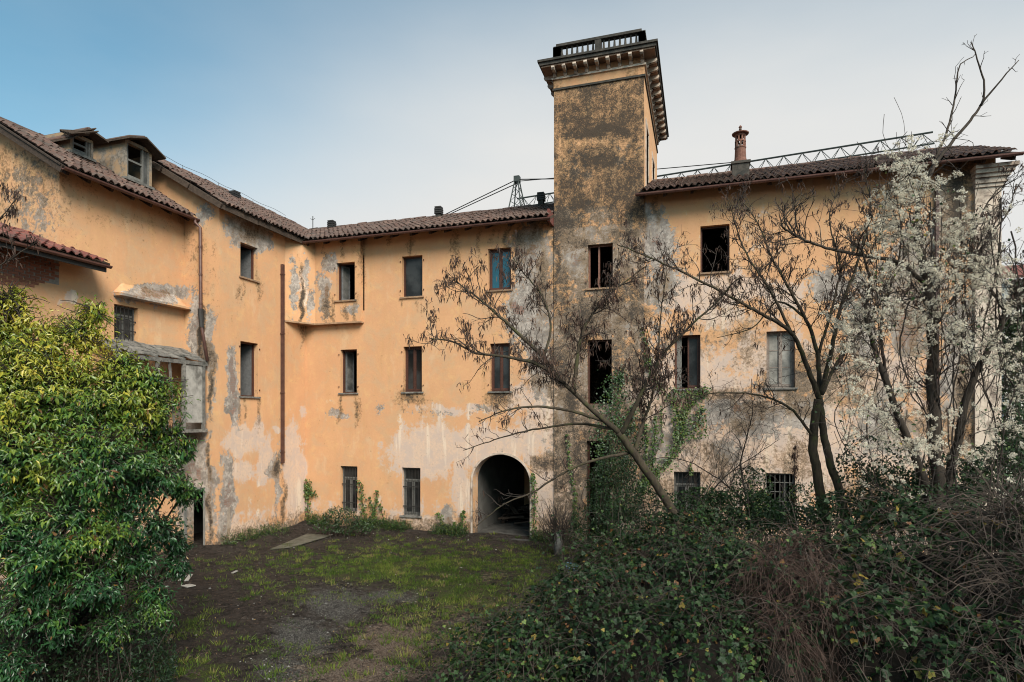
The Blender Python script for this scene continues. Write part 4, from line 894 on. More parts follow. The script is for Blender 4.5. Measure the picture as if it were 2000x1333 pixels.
# ================================================================== CRANE behind the roofs
cr = thing('crane', onD(1007, 410, 47) * (1, 1, 0), 'dark lattice crane standing behind the roofs, its long jib above the right range', 'crane')
HC = 16.0 + CAMZ
J0 = onD(1010, 407, 47.0); J0[2] = HC; J1 = onD(1822, 286, 36.0); J1[2] = HC
ax = J1 - J0; LJ = np.linalg.norm(ax); ax /= LJ; sd = np.cross(ax, (0, 0, 1)); hw = .45; hh = .85
def lattice(a, b, mb, wr=.045):
    d = b - a; L = np.linalg.norm(d); d = d / L; N = int(L / .95)
    t0 = a + np.array((0, 0, hh)); mb.tube([t0, t0 + d * L], .06, 5); mb.tube([a + sd * hw, b + sd * hw], .05, 5); mb.tube([a - sd * hw, b - sd * hw], .05, 5)
    for i in range(N):
        for s_ in (1, -1):
            p, q, r_ = a + d * L * i / N + sd * hw * s_, a + d * L * (i + .5) / N + np.array((0, 0, hh)), a + d * L * (i + 1) / N + sd * hw * s_
            mb.tube([p, q], .022, 4, False); mb.tube([q, r_], .022, 4, False)
        mb.tube([a + d * L * i / N + sd * hw, a + d * L * (i + 1) / N - sd * hw], .018, 4, False)
nsec = 5
for k in range(nsec):
    m = MB(); lattice(J0 + ax * LJ * k / nsec, J0 + ax * LJ * (k + 1) / nsec, m); m.build('jib_section', M['crane'], cr)
m = MB(); ap = J0 + np.array((0, 0, 2.35))
for s1, s2 in ((1, 1), (1, -1), (-1, 1), (-1, -1)):
    m.tube([J0 + sd * .5 * s1 + ax * .5 * s2, ap + sd * .12 * s1 + ax * .12 * s2], .05, 5)
for k in range(4):
    f0, f1 = k / 4, (k + 1) / 4
    for s1, s2, s3, s4 in ((1, 1, 1, -1), (1, -1, -1, -1), (-1, -1, -1, 1), (-1, 1, 1, 1)):
        pa = J0 + (sd * s1 + ax * s2) * (.5 - .38 * f0) + np.array((0, 0, 2.35 * f0)); pb = J0 + (sd * s3 + ax * s4) * (.5 - .38 * f1) + np.array((0, 0, 2.35 * f1)); m.tube([pa, pb], .025, 4, False)
m.box(tuple(ap - .22), tuple(ap + .22)); m.build('apex_frame', M['crane'], cr)
m = MB()
for s1, s2 in ((1, 1), (1, -1), (-1, 1), (-1, -1)): m.tube([(J0[0] + s1 * .6, J0[1] + s2 * .6, 0), (J0[0] + s1 * .6, J0[1] + s2 * .6, HC)], .07, 5)
for k in range(16):
    z0, z1 = HC * k / 16, HC * (k + 1) / 16
    for s1, s2, s3, s4 in ((1, 1, 1, -1), (1, -1, -1, -1), (-1, -1, -1, 1), (-1, 1, 1, 1)): m.tube([(J0[0] + s1 * .6, J0[1] + s2 * .6, z0), (J0[0] + s3 * .6, J0[1] + s4 * .6, z1)], .03, 4, False)
m.build('mast', M['crane'], cr)
cj = J0 - ax * 9.5
m = MB(); e1 = onD(866, 421, 52); m.tube([ap, ap * .4 + e1 * .6, e1], .05, 4); m.tube([ap - (0, 0, .3), e1 - (0, 0, .15)], .05, 4); j3 = J0 + ax * LJ * .38 + np.array((0, 0, hh)); m.tube([ap, j3], .045, 4); m.tube([ap - (0, 0, .15), j3 + ax * 7], .035, 4); m.build('stay_cable', M['iron'], cr)
hk = J0 + ax * LJ * .40; m = MB(); m.tube([hk, hk - (0, 0, .7)], .02, 4); m.box(tuple(hk - (.12, .12, 1.0)), tuple(hk + (.12, .12, -.7))); m.build('hook_block', M['crane'], cr)
# lightning conductor along the ridges
m = MB()
zr_ = BE + PB * 4.1 + .35; pts = [(-18.9, -4.5, WE + PW * 3.9 + .4), (-18.9, 1, WE + PW * 3.9 + .35)]
m.tube([(-18.85, y, WE + PW * 3.9 + .30 + .03 * math.sin(y * 3)) for y in np.linspace(-4.6, 3.4, 20)], .007, 4)
for y in (-4.4, -2.6, -.8, 1.2): m.tube([(-18.85, y, WE + PW * 3.9), (-18.85, y, WE + PW * 3.9 + .3)], .009, 4)
m.build('lightning_wire', M['iron'], r_wing)
p = onY(611, 448, 3.2); m = MB(); m.tube([p - (0, 0, .4), p + (0, 0, .6)], .02, 5); m.tube([p + (-.12, 0, .5), p + (0, 0, .42), p + (.12, 0, .5)], .012, 4); m.build('lightning_rod', M['iron'], r_main)
# neighbour house beyond the right end
nh = thing('neighbour_house', (36, 22, 0), 'distant white house with a dark red roof, right edge behind the trees', 'house')
a = onD(1948, 545, 42); b = onD(2120, 545, 42); zz = a[2]
m = MB(); m.box((a[0], a[1] - 1, 0), (a[0] + 14, a[1] + 8, zz - .3)); m.build('wall', M['neigh'], nh)
m = MB(); m.hexa([(a[0] - .6, a[1] - 1.8, zz - .35), (a[0] + 14, a[1] - 1.8, zz - .35), (a[0] + 14, a[1] + 4, zz + 1.5), (a[0] - .6, a[1] + 4, zz + 1.5), (a[0] - .6, a[1] - 1.8, zz - .15), (a[0] + 14, a[1] - 1.8, zz - .15), (a[0] + 14, a[1] + 4, zz + 1.7), (a[0] - .6, a[1] + 4, zz + 1.7)]); m.build('roof', M['redtile'], nh)
# ================================================================== VEGETATION TOOLS
def catmull(P, n):
    P = np.asarray(P, float); P = np.vstack([2 * P[0] - P[1], P, 2 * P[-1] - P[-2]]); out = []; seg = len(P) - 3
    for t in np.linspace(0, seg - 1e-6, n):
        i = int(t); f = t - i; a, b, c, d = P[i:i + 4]
        out.append(.5 * (2 * b + (c - a) * f + (2 * a - 5 * b + 4 * c - d) * f * f + (3 * b - a - 3 * c + d) * f ** 3))
    return np.array(out)
def unit(v): v = np.asarray(v, float); return v / (np.linalg.norm(v, axis=-1, keepdims=True) + 1e-9)
# leaf templates: x along the leaf, y across, z up
LEAF8 = (np.array([(0, 0, 0), (.33, .46, .02), (.36, 0, -.06), (.33, -.46, .02), (.70, .34, -.03), (.72, 0, -.12), (.70, -.34, -.03), (1, 0, -.26)]),
         np.array([(2, 1, 4, 5), (3, 2, 5, 6)]), np.array([(0, 2, 3), (0, 1, 2), (5, 4, 7), (6, 5, 7)]))
LEAF4 = (np.array([(0, 0, 0), (.45, .5, .03), (.5, 0, -.06), (.45, -.5, .03), (1, 0, -.14)]), np.zeros((0, 4), int), np.array([(0, 1, 2), (0, 2, 3), (2, 1, 4), (3, 2, 4)]))
TRI3 = (np.concatenate([LEAF4[0], LEAF4[0] @ np.array([(.45, .80, 0), (-.80, .45, 0), (0, 0, 1)]) * .85, LEAF4[0] @ np.array([(.45, -.80, 0), (.80, .45, 0), (0, 0, 1)]) * .85]),
        np.zeros((0, 4), int), np.concatenate([LEAF4[2], LEAF4[2] + 5, LEAF4[2] + 10]))
BLADE = (np.array([(0, .5, 0), (0, -.5, 0), (.5, .42, -.02), (.5, -.42, -.02), (1, 0, -.06)]), np.array([(0, 1, 3, 2)]), np.array([(2, 3, 4)]))
IVYL = (np.array([(0, 0, 0), (.25, .5, 0), (.6, .28, .03), (1, 0, -.05), (.6, -.28, .03), (.25, -.5, 0)]), np.array([(0, 1, 2, 3), (0, 3, 4, 5)]), np.zeros((0, 3), int))
def frames(ax, nr):
    ax = unit(ax); y = unit(np.cross(nr, ax)); z = np.cross(ax, y); return np.stack([ax, y, z], -1)      # columns
def cloud(pos, ax, nr, ln, wd, tint, tpl):
    tv, tq, tt = tpl; n = len(pos); Fm = frames(ax, nr)
    L = np.stack([tv[None, :, 0] * ln[:, None], tv[None, :, 1] * wd[:, None], tv[None, :, 2] * ln[:, None]], -1)
    V = np.einsum('nij,nkj->nki', Fm, L) + pos[:, None]; k = len(tv); off = (np.arange(n) * k)[:, None, None]
    fs = []
    if len(tq): fs.append((tq[None] + off).reshape(-1, 4))
    if len(tt): fs.append((tt[None] + off).reshape(-1, 3))
    return V.reshape(-1, 3), fs, np.repeat(tint, k)
def leaves(name, parent, mat, pos, ax, nr, ln, wd, tint, tpl, kind='stuff', origin=None):
    V, fs, t = cloud(np.asarray(pos), np.asarray(ax), np.asarray(nr), np.asarray(ln), np.asarray(wd), np.asarray(tint), tpl)
    o = obj(name, V, fs, mat, parent, attrs={'tint': t}, origin=origin)
    if kind: o['kind'] = kind
    return o
def single_leaves(name, parent, mat, pos, ax, nr, ln, wd, tint, tpl):
    """leaves as objects of their own, sharing six meshes of different tint"""
    tv, tq, tt = tpl; ms = []
    for k in range(6): ms.append(make_mesh(name, tv * (1, .36 if tpl is LEAF8 else .8, 1), [tq, tt] if len(tq) and len(tt) else [tt if len(tt) else tq], mat, attrs={'tint': np.full(len(tv), (k + .5) / 6)}))
    Fm = frames(ax, nr)
    for i in range(len(pos)):
        o = link(name, ms[int(np.clip(tint[i] * 6, 0, 5))], parent, pos[i]); o.rotation_euler = Matrix(Fm[i].tolist()).to_euler(); o.scale = (ln[i],) * 3
def rnd_dir(n, rg): return unit(rg.normal(size=(n, 3)))

class Tree:
    def __init__(s, seed): s.rg = np.random.default_rng(seed); s.limbs = []; s.twigs = []; s.pods = []
    def limb(s, pts, r0, r1, jit=.012, step=.10):
        P = np.array([onD(*p) for p in pts]); L = np.linalg.norm(np.diff(P, axis=0), axis=1).sum(); n = max(8, int(L / step)); C = catmull(P, n)
        C[1:-1] += (fbm(C, 3.0, 2, int(s.rg.integers(1000)))[1:-1, None] - .5) * jit * 3 * s.rg.normal(size=3) + s.rg.normal(0, jit * .35, (n - 2, 3))
        R = r0 + (r1 - r0) * np.linspace(0, 1, n) ** .8; s.limbs.append((C, R)); return C, R
    def twig(s, P, d, L, r, lvl, pod, k=None):
        rg = s.rg; k = k or max(4, int(4 + L * 7)); pts = [P]; d = unit(d); bend = rg.normal(0, .13, 3)
        for i in range(k - 1):
            d = unit(d + bend * .35 + rg.normal(0, .17, 3) + np.array((0, 0, .045 if lvl < 2 else .02))); pts.append(pts[-1] + d * L / (k - 1))
        C = np.array(pts); R = np.linspace(r, max(.0032, r * .38), k); s.twigs.append((C, R, 5 if lvl == 1 else 3))
        if pod and rg.random() < pod: s.pods.append((C[int(rg.integers(k // 2, k))], L))
        return C
    def grow(s, C, R, per_m=5, l1=(.4, 1.1), start=.15, pod=.4, dens=1.0, up=.25, lv=3):
        rg = s.rg; L = np.linalg.norm(np.diff(C, axis=0), axis=1).sum(); n = int(L * per_m)
        for q in range(n):
            t = start + (1 - start) * rg.random(); i = min(len(C) - 2, int(t * (len(C) - 1))); tg = unit(C[i + 1] - C[i]); o = unit(np.cross(tg, rg.normal(size=3)))
            d = tg * rg.uniform(.35, .9) + o * rg.uniform(.6, 1.0) + np.array((0, 0, up)); l = rg.uniform(*l1) * (1.1 - .45 * t); r = min(R[i] * .65, .006 + l * .0085)
            T = s.twig(C[i], d, l, r, 1, pod)
            for a in range(int(l * 7 * dens + rg.random())):
                j = int(rg.integers(1, len(T))); tg2 = unit(T[j] - T[j - 1]); d2 = tg2 * .7 + unit(rg.normal(size=3)) * .8 + np.array((0, 0, up * .6)); l2 = l * rg.uniform(.22, .5)
                T2 = s.twig(T[j], d2, l2, max(.0045, r * .5), 2, pod)
                if lv > 2:
                    for b in range(int(l2 * 8 * dens + rg.random())):
                        j2 = int(rg.integers(1, len(T2))); d3 = unit(T2[j2] - T2[j2 - 1]) * .7 + unit(rg.normal(size=3)) * .8; s.twig(T2[j2], d3, l2 * rg.uniform(.3, .6), .0036, 3, pod * .6, 4)
    def build(s, root, bark, twigm, podn=(3, 8), podl=(.06, .12)):
        m = MB()
        for C, R in s.limbs[:1]: m.tube(C, R, 9)
        tr = m.build('trunk', bark, root, smooth=True)
        for C, R in s.limbs[1:]: m = MB(); m.tube(C, R, 7); m.build('branch', bark, root, smooth=True)
        m = MB()
        for C, R, n in s.twigs: m.tube(C, R, n, False)
        t = m.build('twigs', twigm, root, smooth=True); t['kind'] = 'stuff'
        if s.pods:
            rg = s.rg; pos = []; ax = []
            for p, L in s.pods:
                for q in range(int(rg.integers(*podn))): pos.append(p + rg.normal(0, .035, 3) + (0, 0, -.015)); ax.append((rg.normal(0, .3), rg.normal(0, .3), -1))
            n = len(pos); leaves('seed_pods', root, M['pod'], np.array(pos), np.array(ax), rnd_dir(n, rg), rg.uniform(*podl, n), rg.uniform(.014, .024, n), rg.random(n), BLADE)

# ================================================================== BARE TREES
tA = thing('robinia_tree', onD(1345, 1130, 12.6) * (1, 1, 0), 'leaning bare tree with hanging seed pods, its boughs reaching left across the arch', 'tree', 'bare trees before the right range')
T = Tree(11)
tk = T.limb([(1352, 1225, 12.7), (1345, 1110, 12.6), (1318, 1010, 12.5), (1262, 920, 12.4), (1208, 845, 12.3)], .108, .075)
D = 12.2
a1 = T.limb([(1208, 845, 12.3), (1150, 795, 12.2), (1100, 748, 12.1), (1050, 712, 12.0), (990, 698, 11.9), (930, 690, 11.8), (885, 668, 11.7), (840, 662, 11.6)], .06, .011)
a2 = T.limb([(1095, 745, 12.1), (1062, 700, 12.2), (1000, 640, 12.3), (960, 605, 12.4), (930, 578, 12.4), (905, 560, 12.5), (885, 545, 12.5)], .05, .010)
a3 = T.limb([(1121, 762, 12.2), (1128, 700, 12.3), (1135, 655, 12.4), (1160, 610, 12.5), (1208, 560, 12.6), (1262, 520, 12.7)], .05, .010)
a4 = T.limb([(1212, 850, 12.3), (1240, 795, 12.1), (1265, 745, 12.0), (1298, 690, 11.9), (1345, 640, 11.8), (1400, 590, 11.7), (1440, 545, 11.6)], .055, .010)
a5 = T.limb([(1240, 880, 12.4), (1255, 830, 12.6), (1272, 780, 12.8), (1285, 700, 13.0), (1290, 620, 13.1), (1300, 540, 13.2)], .045, .009)
a6 = T.limb([(1180, 822, 12.3), (1110, 802, 12.0), (1040, 795, 11.8), (985, 803, 11.6), (935, 825, 11.5)], .04, .008)
a7 = T.limb([(1195, 838, 12.3), (1130, 828, 12.5), (1050, 838, 12.6), (980, 855, 12.7), (905, 880, 12.8)], .035, .008)
a8 = T.limb([(1228, 885, 12.4), (1150, 902, 12.0), (1090, 930, 11.8), (1040, 962, 11.7), (985, 985, 11.6), (930, 1028, 11.6)], .035, .007)
a9 = T.limb([(1062, 700, 12.2), (1075, 640, 12.4), (1060, 580, 12.6), (1020, 530, 12.7), (1000, 500, 12.8)], .03, .008)
for i, l in enumerate((a1, a2, a3, a4, a5, a9)): T.grow(*l, per_m=8, l1=(.35, 1.0), pod=.62, start=.2)
for l in (a6, a7, a8): T.grow(*l, per_m=5, l1=(.25, .7), pod=.12, start=.25, dens=.8)
T.build(tA, M['mossbark'], M['twig'], podn=(3, 9), podl=(.08, .15))

tB = thing('forked_tree', onD(1620, 1060, 13) * (1, 1, 0), 'slender twin stemmed bare tree with spreading crown in front of the curtained window', 'tree', 'bare trees before the right range')
T = Tree(12); D = 13.0
b0 = T.limb([(1618, 1220, D), (1612, 1040, D), (1600, 950, D), (1588, 860, D), (1598, 780, D)], .115, .085)
b1 = T.limb([(1672, 1200, D - .2), (1645, 985, D - .2), (1620, 900, D - .1), (1606, 830, D), (1600, 775, D)], .095, .07)
b2 = T.limb([(1600, 780, D), (1572, 705, D), (1545, 650, 12.9), (1490, 615, 12.8), (1430, 582, 12.7), (1330, 530, 12.6), (1265, 502, 12.5), (1205, 478, 12.4)], .062, .010)
b3 = T.limb([(1600, 770, D), (1596, 690, 13.2), (1572, 620, 13.3), (1540, 560, 13.4), (1505, 500, 13.5), (1482, 440, 13.6), (1445, 385, 13.7)], .055, .009)
b4 = T.limb([(1603, 772, D), (1625, 680, 12.8), (1640, 605, 12.7), (1665, 540, 12.6), (1688, 470, 12.5), (1700, 400, 12.5), (1688, 330, 12.4)], .055, .010)
b5 = T.limb([(1545, 650, 12.9), (1500, 560, 13.0), (1460, 500, 13.1), (1440, 450, 13.2), (1425, 400, 13.2)], .035, .008)
b6 = T.limb([(1590, 855, D), (1545, 800, 12.8), (1480, 772, 12.7), (1400, 768, 12.6), (1340, 780, 12.6)], .035, .008)
b7 = T.limb([(1600, 690, 13.2), (1625, 600, 13.4), (1640, 520, 13.5), (1620, 430, 13.6), (1640, 360, 13.7)], .035, .008)
b8 = T.limb([(1606, 770, D), (1640, 700, 13.4), (1690, 640, 13.6), (1740, 560, 13.8)], .04, .009)
b9 = T.limb([(1572, 620, 13.3), (1520, 590, 13.6), (1470, 640, 13.8), (1400, 660, 13.9)], .03, .007)
for l in (b2, b3, b4, b5, b7, b8): T.grow(*l, per_m=8, l1=(.35, 1.05), pod=.36, start=.18)
for l in (b6, b9): T.grow(*l, per_m=5, l1=(.3, .7), pod=.15)
T.grow(*b0, per_m=1.5, l1=(.2, .5), pod=0, start=.3); T.build(tB, M['mossbark'], M['twig'])

tC = thing('tall_tree', onD(1835, 1000, 11) * (1, 1, 0), 'tall many stemmed bare tree, its top twigs rising above the right range roof', 'tree', 'bare trees before the right range')
T = Tree(13); D = 11.0
c2 = T.limb([(1838, 1200, D), (1836, 980, D), (1826, 880, D), (1822, 780, D), (1820, 680, D), (1818, 600, D), (1806, 540, D), (1795, 470, D), (1792, 420, D)], .13, .055)
c1 = T.limb([(1828, 1100, D), (1815, 980, D), (1790, 900, D - .1), (1757, 820, D - .2), (1728, 740, D - .3), (1708, 680, D - .4), (1690, 610, D - .5), (1700, 550, D - .6), (1680, 480, D - .7)], .10, .014)
c3 = T.limb([(1842, 1100, D), (1850, 960, D), (1872, 850, D), (1900, 745, D - .1), (1945, 655, D - .2), (1966, 605, D - .3), (1992, 568, D - .4), (2040, 515, D - .5)], .10, .02)
c4 = T.limb([(1792, 420, D), (1802, 372, D), (1840, 302, D), (1890, 240, D), (1916, 205, D), (1922, 165, D), (1908, 115, D), (1896, 82, D)], .042, .008)
c5 = T.limb([(1914, 208, D), (1942, 172, D - .1), (1970, 140, D - .2), (1990, 118, D - .2)], .022, .007)
c6 = T.limb([(1800, 372, D), (1832, 300, D + .1), (1852, 245, D + .1), (1866, 190, D + .2), (1874, 130, D + .2), (1905, 106, D + .2)], .03, .007)
c7 = T.limb([(1812, 560, D), (1760, 515, D - .3), (1700, 502, D - .5), (1640, 491, D - .6), (1595, 478, D - .7), (1550, 457, D - .7), (1526, 440, D - .7), (1535, 420, D - .7), (1560, 395, D - .7)], .04, .008)
c8 = T.limb([(1963, 608, D - .3), (1930, 560, D - .2), (1900, 520, D - .2), (1905, 450, D - .1), (1940, 380, D), (1985, 350, D)], .032, .008)
c9 = T.limb([(1820, 640, D), (1870, 570, D + .3), (1920, 480, D + .4), (1965, 420, D + .5), (1985, 360, D + .5)], .035, .008)
c10 = T.limb([(1745, 790, D - .2), (1725, 700, D), (1722, 620, D + .1), (1740, 560, D + .1), (1760, 470, D + .1), (1740, 400, D)], .035, .009)
for l in (c4, c5, c6): T.grow(*l, per_m=4, l1=(.15, .55), pod=0, start=.15, dens=.5, up=.4, lv=2)
for l in (c1, c3, c8, c9, c7, c10): T.grow(*l, per_m=8, l1=(.3, .95), pod=.12, start=.25)
T.grow(*c2, per_m=7, l1=(.4, 1.1), pod=.1, start=.3); T.build(tC, M['bark'], M['twig'])

# thin saplings in front of the right wall
def sapling(pts, r, label, seed, pod=0., per=4, l1=(.2, .7)):
    o = thing('sapling', onD(*pts[0]) * (1, 1, 0), label, 'sapling'); T = Tree(seed); q = T.limb([(pts[0][0], pts[0][1] + 120, pts[0][2])] + pts, r, .006); T.grow(*q, per_m=per, l1=l1, pod=pod, start=.2); T.build(o, M['bark'], M['twig']); return o
sapling([(1480, 1030, 14), (1455, 960, 14), (1448, 900, 14), (1462, 840, 14), (1470, 800, 14), (1468, 740, 14)], .03, 'thin bare sapling with an upright stem between the two lower right windows', 21)
sapling([(1350, 1010, 14.5), (1390, 960, 14.5), (1430, 920, 14.4), (1475, 890, 14.4), (1520, 860, 14.4)], .025, 'thin bare sapling slanting to the right before the lower right wall', 22)
sapling([(1460, 1000, 15), (1420, 950, 15), (1370, 915, 15), (1310, 895, 15), (1250, 900, 15)], .025, 'thin bare sapling arching left over the leaning trunk', 23)
sapling([(1556, 1010, 16), (1553, 950, 16), (1552, 900, 16), (1556, 862, 16)], .02, 'short dark spike of a plant beside the barred ground floor window', 24, pod=.9, per=14, l1=(.05, .14))
sapling([(-40, 500, 9), (-10, 440, 9), (20, 405, 9), (35, 380, 9)], .012, 'dry twig with withered seed pods hanging in at the upper left edge', 25, pod=.9, per=7, l1=(.15, .4))
sapling([(-60, 560, 9), (0, 520, 9), (40, 495, 9), (75, 470, 9)], .012, 'lower dry twig crossing the bare bricks at the left edge', 26, pod=.3, per=7, l1=(.15, .4))

# ================================================================== CLEMATIS
cl = thing('clematis_vine', onD(1830, 1000, 10.6) * (1, 1, 0), 'wild clematis covered in fluffy white seed heads, climbing through the tall bare tree', 'vine')
rg = np.random.default_rng(31)
zones = [(1800, 315, 34, 26, 26), (1785, 355, 40, 40, 55), (1770, 410, 45, 50, 70), (1755, 465, 55, 45, 75), (1790, 500, 50, 40, 45), (1725, 540, 50, 55, 55), (1700, 600, 48, 60, 55), (1680, 660, 40, 60, 50), (1665, 720, 30, 40, 30), (1720, 790, 55, 36, 40), (1700, 850, 50, 40, 32),
         (1885, 450, 46, 40, 45), (1915, 490, 46, 36, 45), (1880, 540, 50, 50, 45), (1930, 560, 40, 46, 40), (1860, 610, 44, 55, 38), (1900, 660, 50, 55, 36), (1960, 640, 40, 60, 34), (1975, 730, 40, 60, 36), (1940, 770, 50, 60, 26), (1890, 400, 14, 14, 5), (1770, 900, 60, 40, 30), (1830, 840, 40, 40, 14), (1880, 900, 36, 30, 18), (1940, 880, 50, 40, 26), (1790, 640, 50, 60, 14), (1640, 640, 20, 40, 10), (1960, 985, 30, 9, 14), (1880, 1000, 20, 8, 6), (1740, 960, 60, 30, 14), (1995, 860, 30, 40, 16), (1985, 420, 12, 30, 3)]
ctr = []
for (x, y, rx, ry, n) in zones:      # groups of puffs gathered on hidden shoots
    for k in range(int(n * .54)):
        a = rg.random() * 6.283; r = math.sqrt(rg.random()); p = onD(x + rx * r * math.cos(a), y + ry * r * math.sin(a), 10.5 + rg.normal(0, .35)); d = unit(np.array((rg.normal(0, .6), rg.normal(0, .4), rg.normal(.25, .6))))
        for q in range(int(rg.integers(3, 8))): ctr.append(p + d * q * .085 + rg.normal(0, .035, 3))
ctr = np.array(ctr); ctr = ctr[fbm(ctr, 2.6, 3, 15) > .46]
hd = (ctr[:, None] + rg.normal(0, .024, (len(ctr), 11, 3))).reshape(-1, 3)
tn0 = np.repeat(rg.normal(.82, .2, len(ctr)), 11) + rg.normal(0, .12, len(hd))
nb = 8; pos = np.repeat(hd, nb, 0); ax = rnd_dir(len(pos), rg); n = len(pos)
leaves('seed_heads', cl, M['fluff'], pos, ax, rnd_dir(n, rg), rg.uniform(.016, .034, n), rg.uniform(.005, .012, n), np.clip(np.repeat(tn0, nb) + rg.normal(0, .06, n), 0, 1), BLADE)
m = MB()
for k in range(110):
    i = int(rg.integers(len(ctr))); p = ctr[i]; q = p + np.array((rg.normal(0, .4), rg.normal(0, .2), -rg.uniform(.4, 2.4))); mid = (p + q) / 2 + rg.normal(0, .22, 3); C = catmull([p + rg.normal(0, .12, 3), mid, q], 9); m.tube(C, rg.uniform(.003, .006), 3, False)
for k in range(16):
    x = rg.uniform(1660, 1980); C = catmull([onD(x, rg.uniform(350, 620), 10.7), onD(x + rg.normal(0, 25), 700, 10.8), onD(x + rg.normal(0, 40), 830, 10.9), onD(1830 + (x - 1830) * .7 + rg.normal(0, 30), 1010, 10.9)], 24); m.tube(C + rg.normal(0, .012, C.shape), rg.uniform(.008, .014), 5, False)
for k in range(900):
    p = ctr[int(rg.integers(len(ctr)))] + rg.normal(0, .12, 3); q = p + np.array((rg.normal(0, .28), rg.normal(0, .12), rg.normal(.05, .3))); m.tube(catmull([p, (p + q) / 2 + rg.normal(0, .07, 3), q], 6), rg.uniform(.0035, .006), 3, False)
m.build('stems', M['twig'], cl, smooth=True)['kind'] = 'stuff'
n = 260; i = rg.integers(0, len(ctr), n); leaves('leaves', cl, M['bramble'], ctr[i] + rg.normal(0, .3, (n, 3)) - (0, 0, .3), rnd_dir(n, rg) * (1, 1, .5) - (0, 0, .4), rnd_dir(n, rg) + (0, -.3, .9), rg.uniform(.05, .09, n), rg.uniform(.035, .06, n), rg.uniform(.4, .95, n), LEAF4)

# ================================================================== PRIVET TREE at the left
pv = thing('privet_tree', onD(120, 1200, 9.8) * (1, 1, 0), 'dense evergreen privet tree with glossy yellow green drooping leaves, left foreground', 'tree')
rg = np.random.default_rng(41)
lobes = [(30, 650, 9.6, .75), (100, 690, 9.6, .70), (170, 650, 9.7, .45), (185, 605, 9.7, .24), (20, 590, 9.4, .30), (130, 770, 9.3, .9), (230, 780, 9.6, .75), (300, 800, 9.9, .62), (340, 850, 10.1, .42), (60, 880, 9.0, 1.0), (190, 890, 9.1, .85), (290, 920, 9.8, .62), (340, 940, 10.2, .34), (30, 1010, 8.9, .8), (140, 1010, 9.0, .75), (90, 1080, 8.9, .7), (230, 1010, 9.4, .55), (310, 1030, 10.0, .42), (270, 1090, 9.8, .45), (345, 1060, 10.3, .30), (180, 1130, 9.2, .55), (60, 1170, 9.0, .55), (290, 1140, 9.9, .36), (110, 1200, 9.1, .42), (250, 720, 9.7, .5), (40, 760, 9.1, .8), (20, 1280, 9, .5), (290, 745, 9.8, .4), (365, 870, 10.3, .28), (360, 960, 10.3, .30), (350, 1100, 10.3, .32), (310, 1180, 10.0, .35), (220, 1220, 9.4, .4)]
lob = [(onD(x, y, d), r) for x, y, d, r in lobes]; LC = np.array([c for c, r in lob]); LR = np.array([r for c, r in lob]); cen = onD(110, 950, 10.3)
CP = []; CD = []
for c, r in lob:
    n = int(560 * r * r / .4 + 50); d = rnd_dir(n, rg); d = d[(d[:, 1] < .55)]
    p = c + d * (r * rg.uniform(.42, 1.06, (len(d), 1))) * (1, 1, .95); dist = np.linalg.norm(p[:, None] - LC[None], axis=2) / LR[None]
    ok = (dist.min(1) > .45); CP.append(p[ok]); CD.append(d[ok])
CP = np.vstack(CP); CD = np.vstack(CD); CP += (fbm(CP, 2.6, 3, 4)[:, None] - .5) * .75 * CD
gap = fbm(CP, 1.5, 3, 77); keep = (gap > .29) | (rg.random(len(gap)) < .25); CP, CD = CP[keep], CD[keep]; nc = len(CP)
tw = unit(CD + rnd_dir(nc, rg) * .35 + np.array((0, 0, .25)))
zrel = np.clip((CP[:, 2] - 1.8) / 4.2, 0, 1); base = .02 + .42 * zrel + (fbm(CP, 1.1, 4, 9) - .5) * 1.15 + rg.normal(0, .06, nc) - np.clip((proj(CP)[0] - 200) / 260, 0, 1) * .22 + .2  # yellow new growth on top; crown shade painted in low and right
K = 9
kk = np.tile(np.arange(K), nc); ci = np.repeat(np.arange(nc), K); ang = kk * 2.4 + rg.random(nc)[ci] * 6
t1 = unit(np.cross(tw, np.array((.2, .1, 1.)))); t2 = np.cross(tw, t1)
rad = t1[ci] * np.cos(ang)[:, None] + t2[ci] * np.sin(ang)[:, None]; s_ = (kk / K)[:, None]
pos = CP[ci] + tw[ci] * (-.34 + .34 * s_) + np.array((0, 0, -.05)) * s_ ** 2 + rg.normal(0, .018, rad.shape); ax = unit(rad * (1.0 - .45 * s_) + tw[ci] * (.25 + .5 * s_) + np.array((0, 0, -.70)) + rg.normal(0, .32, rad.shape)); nr = unit(tw[ci] + np.array((0, 0, .7)) + rg.normal(0, .25, rad.shape))
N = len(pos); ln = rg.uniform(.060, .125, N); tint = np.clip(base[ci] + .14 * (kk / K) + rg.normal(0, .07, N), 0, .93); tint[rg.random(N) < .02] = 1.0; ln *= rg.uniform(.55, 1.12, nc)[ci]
px_, py_, dep_ = proj(pos); vis = (px_ > -120) & (py_ < 1420); pos, ax, nr, ln, tint, dep_ = pos[vis], ax[vis], nr[vis], ln[vis], tint[vis], dep_[vis]
px_, py_, dep_ = proj(pos); front = np.argsort(dep_ + (px_ < 0) * 9)[:260]; msk = np.zeros(len(pos), bool); msk[front] = True
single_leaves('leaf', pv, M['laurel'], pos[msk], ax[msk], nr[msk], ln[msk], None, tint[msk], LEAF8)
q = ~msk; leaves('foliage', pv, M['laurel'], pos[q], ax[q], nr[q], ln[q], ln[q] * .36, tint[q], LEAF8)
m = MB()
tr0 = onD(60, 1290, 9.9); tr0[2] = 0
for i, (c, r) in enumerate(lob): C = catmull([tr0 + rg.normal(0, .12, 3) * (1, 1, 0), tr0 * .5 + c * .5 + rg.normal(0, .15, 3) + (0, .2, 0), c], 10); m.tube(C, np.linspace(.05, .012, 10), 5, False)
